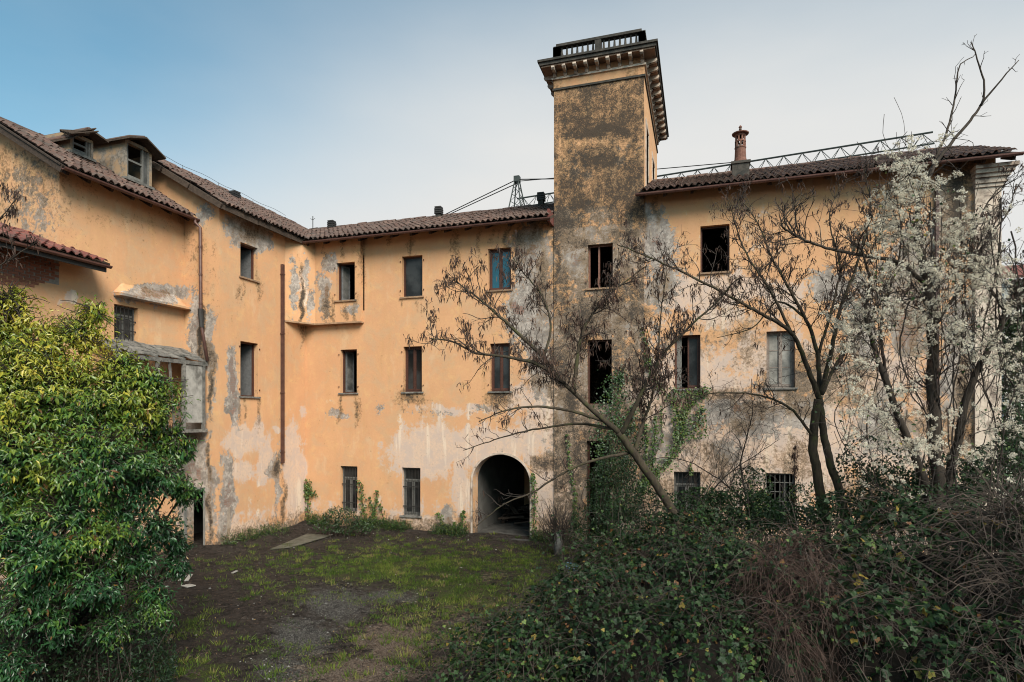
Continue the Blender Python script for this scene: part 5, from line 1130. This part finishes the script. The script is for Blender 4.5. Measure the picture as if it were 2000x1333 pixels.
for i in range(0, nc, 2): j = int(np.argmin(np.linalg.norm(LC - CP[i], axis=1))); m.tube(catmull([LC[j], (LC[j] + CP[i]) / 2 + rg.normal(0, .05, 3), CP[i]], 5), np.linspace(.012, .004, 5), 3, False)
m.build('branches', M['bark'], pv)['kind'] = 'stuff'
m = MB(); m.tube(catmull([tr0 - (0, 0, .1), tr0 + (.05, 0, 1), tr0 * .6 + cen * .4, cen], 12), np.linspace(.13, .06, 12), 8); m.build('trunk', M['bark'], pv, smooth=True)
# dark berry clusters among the upper leaves
bp = CP[(zrel > .55)]; bp = bp[rg.permutation(len(bp))[:60]]; P = (bp[:, None] + rg.normal(0, .045, (len(bp), 26, 3))).reshape(-1, 3); n = len(P)
leaves('berries', pv, M['berry'], P, rnd_dir(n, rg), rnd_dir(n, rg), np.full(n, .016), np.full(n, .014), rg.random(n), LEAF4)
# undergrowth beneath it, leaf tint lowered to paint in the shade there
ug = thing('undergrowth_shrub', onD(180, 1300, 9.6) * (1, 1, 0), 'low dark straggling shrub growing underneath the privet tree', 'shrub')
n = 11000; x = rg.uniform(-80, 345, n); lo_ = np.interp(x, [-80, 200, 290, 330], [1130, 1130, 1180, 1250]); y = lo_ + (1400 - lo_) * rg.random(n) ** .8; d = 9.75 + rg.normal(0, .4, n)
pos = np.array([onD(a, b, c) for a, b, c in zip(x, y, d)]); pos = pos[pos[:, 2] > .02]; n = len(pos)
leaves('foliage', ug, M['bramble'], pos, rnd_dir(n, rg) - (0, 0, .3), rnd_dir(n, rg) + (0, -.4, .8), rg.uniform(.04, .085, n), rg.uniform(.02, .04, n), np.clip(rg.normal(.2, .18, n), 0, .8), LEAF4)
m = MB()
for k in range(90):
    p = onD(rg.uniform(-60, 330), 1333, 9.8 + rg.normal(0, .3)); p[2] = 0; q = p + np.array((rg.normal(0, .35), rg.normal(0, .2), rg.uniform(.4, 1.6))); m.tube(catmull([p, (p + q) / 2 + rg.normal(0, .12, 3), q], 7), rg.uniform(.004, .010), 3, False)
m.build('stems', M['deadstem'], ug)['kind'] = 'stuff'

# ================================================================== BRAMBLE THICKETS
def dome(x, y, d, rx, ry=None):
    c = onD(x, HZ, d); return (c[0], c[1], rx, ry or rx, CAMZ - (y - HZ) / F * d)
def thicket(name, label, domes, nleaf, nstem, seed, mat='bramble', tmean=.42, hang=.5, dead=.5, single=0, core=True, leafsz=(.045, .085), cat='bramble bush', stemr=(.0016, .0045), slen=(.2, .9), lf=.8, stemm='deadstem'):
    rg = np.random.default_rng(seed); DM = np.array(domes); root = thing(name, (DM[0][0], DM[0][1], 0), label, cat)
    def H(x, y):
        r2 = ((x[:, None] - DM[:, 0]) / DM[:, 2]) ** 2 + ((y[:, None] - DM[:, 1]) / DM[:, 3]) ** 2
        h = np.where(r2 < 1, DM[:, 4] * np.clip(1 - r2, 0, 1) ** .38, -1); return h.max(1)
    def samp(n):
        A = DM[:, 2] * DM[:, 3] * (1 + DM[:, 4]); k = rg.choice(len(DM), n, p=A / A.sum()); a = rg.random(n) * 6.283; u = rg.random(n)
        r = (1 - u ** 2.2) ** .5; x = DM[k, 0] + DM[k, 2] * r * np.cos(a); y = DM[k, 1] + DM[k, 3] * r * np.sin(a); hk = DM[k, 4] * np.clip(1 - r * r, 0, 1) ** .38
        ok = H(x, y) <= hk + .05; x, y, hk, k, a, r = x[ok], y[ok], hk[ok], k[ok], a[ok], r[ok]
        nrm = unit(np.stack([np.cos(a) * r / DM[k, 2], np.sin(a) * r / DM[k, 3], (1 - r * r) ** .5 / np.maximum(DM[k, 4], .3)], 1)); P = np.stack([x, y, hk], 1)
        P += nrm * ((fbm(P, 1.25, 4, seed)[:, None] - .5) * 1.15)
        vis = P[:, 1] - DM[k, 1] < DM[k, 3] * .55; return P[vis], nrm[vis]
    if core:  # added dark core, stops light passing through the mound
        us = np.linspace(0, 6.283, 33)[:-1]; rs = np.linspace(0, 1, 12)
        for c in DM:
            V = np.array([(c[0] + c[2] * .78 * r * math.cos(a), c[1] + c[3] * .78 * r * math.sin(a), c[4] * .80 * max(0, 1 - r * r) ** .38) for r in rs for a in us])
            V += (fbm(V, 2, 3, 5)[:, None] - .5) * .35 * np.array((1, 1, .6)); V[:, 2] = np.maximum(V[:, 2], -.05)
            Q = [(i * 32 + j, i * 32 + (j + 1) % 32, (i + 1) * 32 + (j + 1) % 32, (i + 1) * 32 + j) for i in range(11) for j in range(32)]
            obj('added_core', V, [Q], M['added_core'], root, smooth=True, attrs={'tint': np.zeros(len(V))})
    P, Nn = samp(nleaf); g = fbm(P, 1.9, 3, seed + 3); k = g > .36; P, Nn = P[k], Nn[k]; n = len(P)
    P = P - Nn * rg.exponential(.11, (n, 1)) + Nn * .06; P[:, 2] = np.maximum(P[:, 2], .03)
    ax = unit(rnd_dir(n, rg) * .8 + Nn * .5 + np.array((0, 0, -.35))); nr = unit(Nn + np.array((0, 0, .5)) + rnd_dir(n, rg) * .7)
    ln = rg.uniform(*leafsz, n); tint = np.clip(tmean + (fbm(P, 1.2, 2, seed + 8) - .5) * .5 + rg.normal(0, .13, n), 0, .93); tint[rg.random(n) < .022] = .955; tint[rg.random(n) < .035] = 1; ln *= rg.uniform(.6, 1.25, n)
    if single:
        _, py2, dp2 = proj(P); sel = np.argsort(dp2 + (py2 > 1330) * 9)[:single]; mk = np.zeros(n, bool); mk[sel] = True
        single_leaves('leaf', root, M[mat], P[mk], ax[mk], nr[mk], ln[mk], None, tint[mk], TRI3); q = ~mk
    else: q = np.ones(n, bool)
    leaves('foliage', root, M[mat], P[q], ax[q], nr[q], ln[q], ln[q] * .8, tint[q], TRI3)
    P, Nn = samp(nstem); m = MB()
    for p, nn in zip(P, Nn):
        L = rg.uniform(*slen); d = unit(nn * .3 + rg.normal(0, .6, 3) + np.array((0, 0, rg.uniform(-.2, .6)))); pts = [p - nn * .06]
        for j in range(7): d = unit(d + rg.normal(0, .22, 3) + np.array((0, 0, -hang * .5)) + nn * .02); pts.append(pts[-1] + d * L / 7)
        pts = np.array(pts); pts[:, 2] = np.maximum(pts[:, 2], .02); m.tube(pts, rg.uniform(*stemr), 3, False)
    m.build('dead_stems', M[stemm], root)['kind'] = 'stuff'
    m = MB(); LP_ = []; LA = []
    P, Nn = samp(int(nleaf * .03) + 30)
    for p, nn in zip(P, Nn):        # arching canes with leaves set along them
        d = unit(nn * .5 + np.array((rg.normal(0, .6), rg.normal(-.15, .5), rg.uniform(.2, 1.6)))); pts = [p - nn * .25]; L = rg.uniform(.5, 1.6); st = L / 12
        for q in range(12): d = unit(d + np.array((0, 0, -.15 * L)) + rg.normal(0, .09, 3)); pts.append(pts[-1] + d * st)
        pts = np.array(pts); pts[:, 2] = np.maximum(pts[:, 2], .03); m.tube(pts, np.linspace(.006, .0022, 13), 4, False)
        if rg.random() < lf:
            for q in range(2, 13): LP_.append(pts[q] + rg.normal(0, .012, 3)); LA.append(unit(rg.normal(0, .8, 3) + (pts[min(12, q + 1)] - pts[q - 1]) / st * .4 - (0, 0, .2)))
    if LP_:
        LP_ = np.array(LP_); n = len(LP_); leaves('cane_leaves', root, M[mat], LP_, np.array(LA), unit(rnd_dir(n, rg) * .6 + (0, -.25, .9)), rg.uniform(*leafsz, n) * .9, rg.uniform(*leafsz, n) * .72, np.clip(tmean + .08 + rg.normal(0, .15, n), 0, .95), TRI3)
    m.build('canes', M['deadstem'], root)['kind'] = 'stuff'
    return root
thicket('bramble_bush', 'low dark green bramble spilling onto the grass at the bottom of the thicket', [dome(980, 1245, 9.0, .95), dome(1050, 1190, 9.0, .9), dome(1010, 1310, 7.9, 1.0), dome(890, 1325, 8.1, .6)], 15000, 800, 51, tmean=.46, leafsz=(.035, .07))
thicket('bramble_bush', 'tall dark green bramble mound in front of the leaning tree', [dome(1330, 1010, 10.6, 1.5), dome(1230, 1060, 10.2, 1.2), dome(1140, 1110, 9.7, 1.15), dome(1240, 1160, 8.4, 1.2), dome(1420, 1060, 9.2, 1.15), dome(1380, 1180, 7.6, 1.0)], 36000, 3500, 52, tmean=.42, single=60, leafsz=(.035, .075))
thicket('dead_vine_tangle', 'brown curtain of dead vine stems hanging between the two green brambles', [dome(1560, 1030, 8.7, .85), dome(1510, 1080, 8.2, .65), dome(1590, 1120, 7.7, .7), dome(1540, 1190, 7.2, .5)], 4200, 12000, 53, stemm='redstem', lf=.3, tmean=.45, hang=.8, leafsz=(.03, .06), cat='vine tangle', stemr=(.0014, .0038), slen=(.12, .8))
thicket('bramble_bush', 'leafy bramble with larger leaves and purple stems right of the dead vines', [dome(1770, 990, 8.8, 1.3), dome(1660, 1040, 8.6, .9), dome(1880, 1000, 8.6, 1.1), dome(1700, 1110, 7.5, 1.0), dome(1840, 1170, 7.0, 1.0)], 15000, 5200, 54, tmean=.44, single=150, leafsz=(.05, .095))
thicket('dead_bramble_heap', 'heap of grey dead stems with a few fluffy seed heads, right edge of the foreground', [dome(1985, 985, 7.7, 1.05), dome(2020, 1120, 6.9, .9)], 3400, 4800, 55, lf=.3, tmean=.5, hang=.35, single=40, cat='bramble heap', slen=(.3, 1.3), stemr=(.002, .0055))
# looser shrubs in front of the right range
def shrub(label, zones, seed, mat='bramble', tm=.45, sz=(.05, .09), name='shrub', stems=60, tpl=None, parent=None):
    rg = np.random.default_rng(seed); c = onD(zones[0][0], zones[0][1], zones[0][2]); root = thing(name, c * (1, 1, 0), label, 'shrub'); Ps = []
    for (x, y, d, rx, ry, n) in zones:
        a = rg.random(n) * 6.283; r = np.sqrt(rg.random(n)); Ps.append(np.array([onD(x + rx * q * math.cos(b), y + ry * q * math.sin(b), d + rg.normal(0, .30)) for q, b in zip(r, a)]))
    P = np.vstack(Ps); g = fbm(P, 2.4, 3, seed); P = P[g > .40]; P[:, 2] = np.maximum(P[:, 2], .03); n = len(P)
    leaves('foliage', root, M[mat], P, rnd_dir(n, rg) - (0, 0, .3), rnd_dir(n, rg) + (0, -.4, .9), rg.uniform(*sz, n), rg.uniform(*sz, n) * .6, np.clip(tm - .06 + (fbm(P, 2, 2, seed) - .5) * .5 + rg.normal(0, .15, n), 0, .96), tpl or LEAF4)
    m = MB()
    for k in range(stems):
        q = P[int(rg.integers(n))]; p = q * (1, 1, 0) + np.array((rg.normal(0, .25), rg.normal(0, .15), max(0, q[2] - rg.uniform(.5, 1.8)))); m.tube(catmull([p, (p + q) / 2 + rg.normal(0, .08, 3), q], 6), rg.uniform(.004, .010), 3, False)
    m.build('stems', M['deadstem'], root)['kind'] = 'stuff'; return root
shrub('bushy green shrub crowding the tower doorway behind the leaning trunk', [(1200, 960, 18, 55, 70, 3600), (1180, 1030, 17.5, 70, 50, 3000), (1260, 1010, 16.5, 80, 60, 3600), (1220, 880, 19, 40, 60, 1500)], 61, tm=.42)
shrub('green shrub with yellowing leaves in front of the two barred windows', [(1440, 1005, 14, 90, 50, 4200), (1370, 1010, 14, 80, 60, 3400), (1470, 950, 15, 40, 40, 700), (1570, 1000, 15, 60, 60, 1300), (1540, 1030, 13.5, 80, 45, 2800)], 62, tm=.5)
shrub('green leafy shrub at the foot of the slender twin stemmed tree', [(1660, 1000, 12, 80, 45, 2600), (1740, 970, 12, 80, 60, 3200), (1700, 910, 12.5, 70, 60, 1300)], 63, tm=.42)
shrub('green shrub with yellow leaves below the clematis at the right edge', [(1860, 945, 11.6, 80, 60, 3000), (1950, 930, 11.8, 70, 70, 3000), (1985, 850, 12, 40, 70, 1200), (1830, 985, 11, 80, 40, 1600)], 64, tm=.45)
shrub('dark rounded evergreen bush under the left barred window', [(665, 1015, 22.4, 36, 26, 1500), (690, 1030, 22.2, 40, 14, 800), (640, 1028, 22.3, 30, 12, 400)], 65, mat='ivy', tm=.25, sz=(.05, .10))
def far_tree(x0, label, d, zones, seed):
    rg = np.random.default_rng(seed); c = onD(x0, HZ, d); root = thing('evergreen_tree', c * (1, 1, 0), label, 'tree'); Ps = []
    for (x, y, rx, ry, n) in zones: d_ = rnd_dir(n, rg) * rg.random((n, 1)) ** .45; Ps.append(onD(x, y, d) + d_ * (rx * d / F, rx * d / F, ry * d / F))
    P = np.vstack(Ps); P = P[fbm(P, .9, 3, seed) > .42]; n = len(P)
    leaves('crown', root, M['yew'], P, rnd_dir(n, rg), rnd_dir(n, rg), rg.uniform(.10, .22, n), rg.uniform(.06, .12, n), np.clip(rg.normal(.4, .22, n), 0, 1), LEAF4)
    m = MB(); m.tube([c * (1, 1, 0), c * (1, 1, 0) + (0, 0, 5)], [.2, .08], 7); m.build('trunk', M['bark'], root)
far_tree(1990, 'dark evergreen tree standing beyond the right end of the building', 26, [(1985, 690, 40, 90, 4000), (2010, 600, 40, 60, 2500), (1975, 850, 45, 110, 4000), (2060, 760, 70, 200, 5000)], 71)

# ================================================================== IVY on the walls
def ivy(label, strokes, seed, Y=-.06, plane=None):
    rg = np.random.default_rng(seed); root = thing('ivy', onY(*strokes[0][0][0], 0) * (1, 1, 0), label, 'ivy'); P = []; m = MB()
    for pts, w, dens in strokes:
        px = np.array(pts, float); L = np.linalg.norm(np.diff(px, axis=0), axis=1).sum(); C = catmull(np.c_[px, np.zeros(len(px))], max(8, int(L / 8)))[:, :2]
        C3 = np.array([onY(a, b, Y + .03) for a, b in C]); m.tube(C3 + rg.normal(0, .012, C3.shape), .012, 4, False)
        n = int(L * w * dens * (.9 if seed == 81 else 1.5)); t = rg.integers(0, len(C), n); wv = w * (.55 + .9 * fbm(C3, 2.2, 2, seed)); wv *= np.interp(np.linspace(0, 1, len(C)), [0, .12, 1], [.35, 1, 1])
        q = C[t] + rg.normal(0, 1, (n, 2)) * .45 * wv[t, None]; P += [onY(a, b, Y - abs(rg.normal(0, .05))) for a, b in q]
    P = np.array(P); P = P[P[:, 2] > 0]; n = len(P); ax = np.stack([rg.normal(0, .7, n), rg.normal(-.25, .2, n), rg.normal(-.6, .4, n)], 1); nr = np.stack([rg.normal(0, .45, n), np.full(n, -1.), rg.normal(.35, .4, n)], 1)
    leaves('leaves', root, M['ivy'], P, ax, nr, rg.uniform(.05, .095, n), rg.uniform(.05, .085, n), np.clip(rg.normal(.34 if seed == 81 else .62, .2, n), 0, 1), IVYL); m.build('stems', M['twig'], root)['kind'] = 'stuff'
ivy('broad mass of dark ivy climbing the foot of the tower beside its doorway', [([(1208, 735), (1195, 780), (1190, 850), (1185, 940), (1180, 1040)], 34, .11), ([(1240, 790), (1222, 870), (1212, 960), (1210, 1040)], 24, .11), ([(1170, 830), (1172, 920), (1165, 1030)], 16, .10), ([(1215, 720), (1212, 780), (1208, 850)], 18, .10)], 81, Y=-.14)
ivy('forked bright ivy below the half open window right of the tower', [([(1262, 690), (1275, 730), (1300, 765), (1322, 800), (1330, 840), (1318, 880), (1296, 912), (1270, 935), (1250, 950)], 15, .13), ([(1376, 765), (1352, 785), (1335, 815), (1330, 845)], 17, .13), ([(1372, 800), (1362, 830), (1345, 848)], 19, .13), ([(1318, 762), (1350, 770), (1380, 762)], 10, .13)], 82)
ivy('thin upright ivy strands right of the tower doorway', [([(1256, 640), (1264, 680), (1268, 715)], 7, .14), ([(1280, 815), (1278, 870), (1272, 930)], 9, .13), ([(1262, 830), (1262, 900), (1258, 960)], 8, .12), ([(1292, 800), (1293, 860)], 5, .12)], 83)
ivy('small ivy cross shaped like a figure in the inner corner', [([(600, 938), (601, 970), (600, 1030)], 8, .18), ([(588, 962), (600, 958), (616, 966)], 7, .25), ([(600, 950), (601, 968)], 13, .25)], 84)
ivy('pointed ivy shoots right of the left barred window', [([(702, 942), (708, 980), (716, 1035)], 9, .14), ([(722, 972), (728, 1000), (724, 1040)], 8, .14), ([(736, 960), (732, 1000), (728, 1040)], 8, .14), ([(742, 985), (749, 1015), (752, 1042)], 5, .14), ([(612, 1010), (628, 1030), (640, 1040)], 6, .14)], 85)
ivy('short ivy stubs at the wall foot left of the arch', [([(856, 1003), (864, 1022), (868, 1045)], 6, .2), ([(905, 1000), (902, 1025), (893, 1045)], 7, .2), ([(888, 1020), (892, 1045)], 10, .2)], 86)
ivy('slender ivy strand along the right jamb of the arch', [([(1040, 925), (1044, 970), (1042, 1040)], 7, .15)], 87)
ivy('long thin ivy strand on the pale plaster between arch and tower door', [([(1108, 850), (1114, 910), (1122, 960), (1124, 1010), (1135, 1045)], 6, .15)], 88)
ivy('ivy strands left of the rightmost ground floor barred window', [([(1490, 960), (1482, 1000), (1470, 1030)], 18, .14), ([(1463, 940), (1470, 980), (1474, 1010)], 4, .14), ([(1348, 905), (1350, 925)], 4, .2)], 89)
# bare vine stems on the right wall
bv = thing('bare_vine', onY(1400, 1040, 0) * (1, 1, 0), 'leafless creeper stems hanging on the pale wall between the right windows', 'vine'); rg = np.random.default_rng(90); m = MB()
for k in range(46):
    x = rg.uniform(1340, 1490) if k < 34 else rg.uniform(1150, 1300); y0 = rg.uniform(770, 880); pts = [(x + rg.normal(0, 10) + (j - 3) * rg.normal(0, 5), y0 + j * rg.uniform(24, 36)) for j in range(7)]
    C = catmull([onY(a, b, -.05 - .05 * rg.random()) for a, b in pts], 22); m.tube(C, np.linspace(.006, .012, 22) * rg.uniform(.6, 1.2), 3, False)
for k in range(240):
    x = rg.normal(1440, 60); y = rg.normal(795, 28); p = onY(x, y, -.15); q = p + np.array((rg.normal(0, .35), rg.normal(-.1, .1), rg.normal(0, .25))); m.tube(catmull([p, (p + q) / 2 + rg.normal(0, .08, 3), q], 6), .0045, 3, False)
m.build('stems', M['twig'], bv)['kind'] = 'stuff'
# dead shrub with a stub of trunk next to the arch
ds = thing('dead_shrub', onD(1090, 1068, 19) * (1, 1, 0), 'grey cut trunk with a spray of dead shoots between arch and tower', 'shrub'); rg = np.random.default_rng(91)
b_ = onD(1090, 1068, 19.6); b_[2] = 0; m = MB(); m.tube([b_ - (0, 0, .05), b_ + (0, 0, .7)], [.15, .13], 9); m.build('trunk', M['greywood'], ds, smooth=True); m = MB()
for k in range(120):
    p = b_ + np.array((rg.normal(0, .14), rg.normal(0, .1), rg.uniform(.1, .75))); d = unit(np.array((rg.normal(0, .55), rg.normal(0, .4), 1))); pts = [p]
    for j in range(7): d = unit(d + rg.normal(0, .16, 3)); pts.append(pts[-1] + d * rg.uniform(.10, .22))
    m.tube(pts, np.linspace(.011, .004, 8), 3, False)
m.build('shoots', M['deadstem'], ds)['kind'] = 'stuff'

# ================================================================== GROUND COVER
def gpts(n, seed, W, xr=(-16.4, 9), yr=(-13.5, -.1)):
    rg = np.random.default_rng(seed); x = rg.uniform(*xr, n); y = rg.uniform(*yr, n); w = W(x, y, rg); ok = rg.random(n) < w; x, y = x[ok], y[ok]
    ok = ~((y > EY) & (x < WX)) & ~((x < LX)); return np.stack([x[ok], y[ok], gsample(GZ, x[ok], y[ok])], 1), rg
P, rg = gpts(420000, 101, lambda x, y, rg: np.clip(gsample(GGR, x, y) * 1.2 - .06, 0, 1) * np.clip((fbm(np.stack([x, y, 0 * x], 1), 2.2, 3, 6) - .46) * 7, 0.03, 1) * .95)
n = len(P); ax = np.stack([rg.normal(0, .45, n), rg.normal(0, .45, n), np.ones(n)], 1); leaves('grass', None, M['grass'], P - (0, 0, .01), ax, rnd_dir(n, rg) * (1, 1, .1), rg.uniform(.03, .11, n), rg.uniform(.007, .014, n), np.clip(.50 + (fbm(P, 1.0, 3, 12) - .5) * .9 + rg.normal(0, .13, n), 0, 1), BLADE)
P, rg = gpts(2600, 102, lambda x, y, rg: np.clip(gsample(GGR, x, y) + gsample(GDR, x, y) * .8 - gsample(GRV, x, y) * .5 + .1, 0, 1))
T0 = np.repeat(P, 26, 0); n = len(T0); o_ = rg.normal(0, .055, (n, 3)) * (1, 1, 0); ax = np.stack([o_[:, 0] * 7 + rg.normal(0, .2, n), o_[:, 1] * 7 + rg.normal(0, .2, n), np.ones(n)], 1)
leaves('grass', None, M['grass'], T0 + o_, ax, rnd_dir(n, rg) * (1, 1, .1), rg.uniform(.05, .15, n), rg.uniform(.008, .014, n), np.clip(np.repeat(rg.normal(.52, .2, len(P)), 26) + rg.normal(0, .1, n), 0, 1), BLADE)
P, rg = gpts(90000, 103, lambda x, y, rg: np.clip(gsample(GDR, x, y) * 1.3 + .35 - gsample(GRV, x, y) * .4, 0, 1)); n = len(P)
leaves('leaf_litter', None, M['litter'], P + np.stack([0 * P[:, 0], 0 * P[:, 0], rg.uniform(.004, .03, n)], 1), rnd_dir(n, rg) * (1, 1, .25), rnd_dir(n, rg) * .35 + (0, 0, 1), rg.uniform(.02, .075, n), rg.uniform(.008, .03, n), np.clip(rg.normal(.42, .25, n), 0, 1), LEAF4)
P, rg = gpts(9000, 104, lambda x, y, rg: np.clip(gsample(GRV, x, y) * .9 + .10, 0, 1)); n = len(P); OC = np.array([(1, 0, 0), (0, 1, 0), (-1, 0, 0), (0, -1, 0), (0, 0, .7), (0, 0, -.4)], float); OF = np.array([(0, 1, 4), (1, 2, 4), (2, 3, 4), (3, 0, 4), (1, 0, 5), (2, 1, 5), (3, 2, 5), (0, 3, 5)])
sc = rg.lognormal(-4.35, .45, n)[:, None, None]; V = OC[None] * sc * rg.uniform(.7, 1.3, (n, 6, 1)) + P[:, None]; obj('gravel', V.reshape(-1, 3), [(OF[None] + (np.arange(n) * 6)[:, None, None]).reshape(-1, 3)], M['concrete'], None, attrs={'tint': np.zeros(n * 6)})['kind'] = 'stuff'
P, rg = gpts(1500, 107, lambda x, y, rg: .6 - .4 * np.clip(gsample(GRV, x, y), 0, 1)); m = MB()
for p in P[:620]:
    a = rg.random() * 6.283; l = rg.uniform(.06, .32); d = np.array((math.cos(a), math.sin(a), 0)); q = p + d * l; q[2] = gsample(GZ, q[:1], q[1:2])[0]; m.tube([p + (0, 0, .012), (p + q) / 2 + rg.normal(0, .02, 3) + (0, 0, .025), q + (0, 0, .012)], rg.uniform(.003, .009), 4, False)
m.build('fallen_twigs', M['deadstem'], None)['kind'] = 'stuff'
P, rg = gpts(2600, 108, lambda x, y, rg: .5 + 0 * x); n = len(P); V = OC[None] * rg.lognormal(-3.5, .45, n)[:, None, None] * rg.uniform(.6, 1.4, (n, 6, 1)) * (1, 1, .6) + P[:, None]; obj('clods', V.reshape(-1, 3), [(OF[None] + (np.arange(n) * 6)[:, None, None]).reshape(-1, 3)], M['clod'], None, attrs={'tint': np.zeros(n * 6)})['kind'] = 'stuff'
# weeds along the wall feet
P = []; rg = np.random.default_rng(105)
for k in range(2600):
    if rg.random() < .88: P.append((rg.uniform(-15.1, -4.6) if rg.random() < .75 else rg.uniform(-4.6, 7.5), -abs(rg.normal(.03, .22)) - .04, 0))
    else: P.append((WX + abs(rg.normal(.05, .25)) + .05, rg.uniform(-4.6, 0), 0))
P = np.array(P); P = P[fbm(P, .9, 3, 8) > .42]; P = P[~((P[:, 0] > arch['u0'] - .1) & (P[:, 0] < arch['u1'] + .1))]; P[:, 2] = gsample(GZ, P[:, 0], P[:, 1]); Q = np.repeat(P, 9, 0); n = len(Q)
leaves('weeds', None, M['ivy'], Q + rg.normal(0, .05, (n, 3)) * (1, 1, 0) + np.stack([0 * Q[:, 0], 0 * Q[:, 0], rg.random(n) ** 1.6 * .30], 1), np.stack([rg.normal(0, .6, n), rg.normal(-.2, .5, n), rg.normal(.5, .5, n)], 1), rnd_dir(n, rg), rg.uniform(.04, .12, n), rg.uniform(.012, .03, n), np.clip(rg.normal(.4, .3, n), 0, 1), LEAF4)
m = MB()
for p in P[::4]:
    d = unit(np.array((rg.normal(0, .4), rg.normal(-.1, .3), 1))); h = rg.uniform(.12, .5); m.tube(catmull([p, p + d * h * .5 + rg.normal(0, .03, 3), p + d * h], 5), .004, 3, False)
m.build('weed_stalks', M['deadstem'], None)['kind'] = 'stuff'

# ================================================================== THINGS LYING ABOUT
def ground_z(p): return float(gsample(GZ, np.array([p[0]]), np.array([p[1]]))[0])
def plank(x0, y0, x1, y1, w, label, mat='white', lift=.02, th=.02):
    a, b = onZ(x0, y0, 0), onZ(x1, y1, 0); a[2] = ground_z(a) + lift; b[2] = ground_z(b) + lift + .02; m = MB(); m.bar(a, b, w, th); o = m.build('plank', M[mat]); props(o, label, 'plank'); return o
plank(350, 1133, 363, 1124, .06, 'thin white lath on dark soil near the privet tree'); plank(364, 1136, 373, 1122, .10, 'short wide white board beside the thin lath'); plank(362, 1145, 374, 1150, .22, 'flat whitish scrap in front of the white boards', lift=.01)
plank(595, 1059, 648, 1047, .10, 'long white plank edge lying on the mossy sheet by the wing'); plank(453, 1122, 463, 1119, .08, 'small white chip of board on the dark soil')
m = MB(); q = [onZ(x, y, 0) for x, y in ((528, 1076), (572, 1072), (648, 1049), (600, 1044))]; q = [p + np.array((0, 0, ground_z(p) + .03)) for p in q]; m.hexa(q + [p + np.array((0, 0, .025)) for p in q]); props(m.build('sheet', M['mossboard']), 'mossy grey sheet of board lying at the foot of the wing', 'board')
c = onD(1114, 1075, 17.2); c[2] = ground_z(c) + .02; m = MB(); m.lathe((0, 0, 0), [(0, 0), (.16, 0), (.20, .04), (.25, .15), (.275, .17), (.26, .17), (.235, .15), (.18, .05), (0, .03)], 18); m.V = [v @ np.array(Matrix.Rotation(.2, 3, 'Y').transposed()) + c for v in m.V]; props(m.build('tub', M['tub'], smooth=True), 'pale blue plastic tub lying at the edge of the brambles', 'tub')
rg = np.random.default_rng(111); heap = thing('timber_heap', ((arch['u0'] + arch['u1']) / 2, 3, .06), 'dark heap of loose weathered timbers inside the arched passage', 'timber heap')
for i in range(22):     # timber stacked in the passage
    a = np.array((arch['u0'] + .2 + rg.uniform(0, 1.0), 2.2 + rg.uniform(0, 2), .1 + .09 * (i // 3) + rg.uniform(0, .05))); d = unit(np.array((rg.normal(.3, .5), rg.normal(.5, .5), rg.normal(0, .10)))); m = MB(); m.bar(a, a + d * rg.uniform(.9, 1.6), rg.uniform(.06, .16), rg.uniform(.04, .08)); o = m.build('timber', M['wood']); o.parent = heap; o.location = np.array(o.location) - wloc(heap)
for i, (x, y) in enumerate(((770, 1160), (405, 1168), (430, 1185), (445, 1190), (480, 1175), (330, 1255), (320, 1320), (420, 1205))): pass
P, rg = gpts(260, 112, lambda x, y, rg: np.where((x < -5), .35, .06)); n = len(P); V = OC[None] * rg.uniform(.012, .035, (n, 1, 1)) * rg.uniform(.6, 1.4, (n, 6, 1)) + P[:, None] + (0, 0, .012); obj('plaster_crumbs', V.reshape(-1, 3), [(OF[None] + (np.arange(n) * 6)[:, None, None]).reshape(-1, 3)], M['white'], None, attrs={'tint': np.zeros(n * 6)})['kind'] = 'stuff'
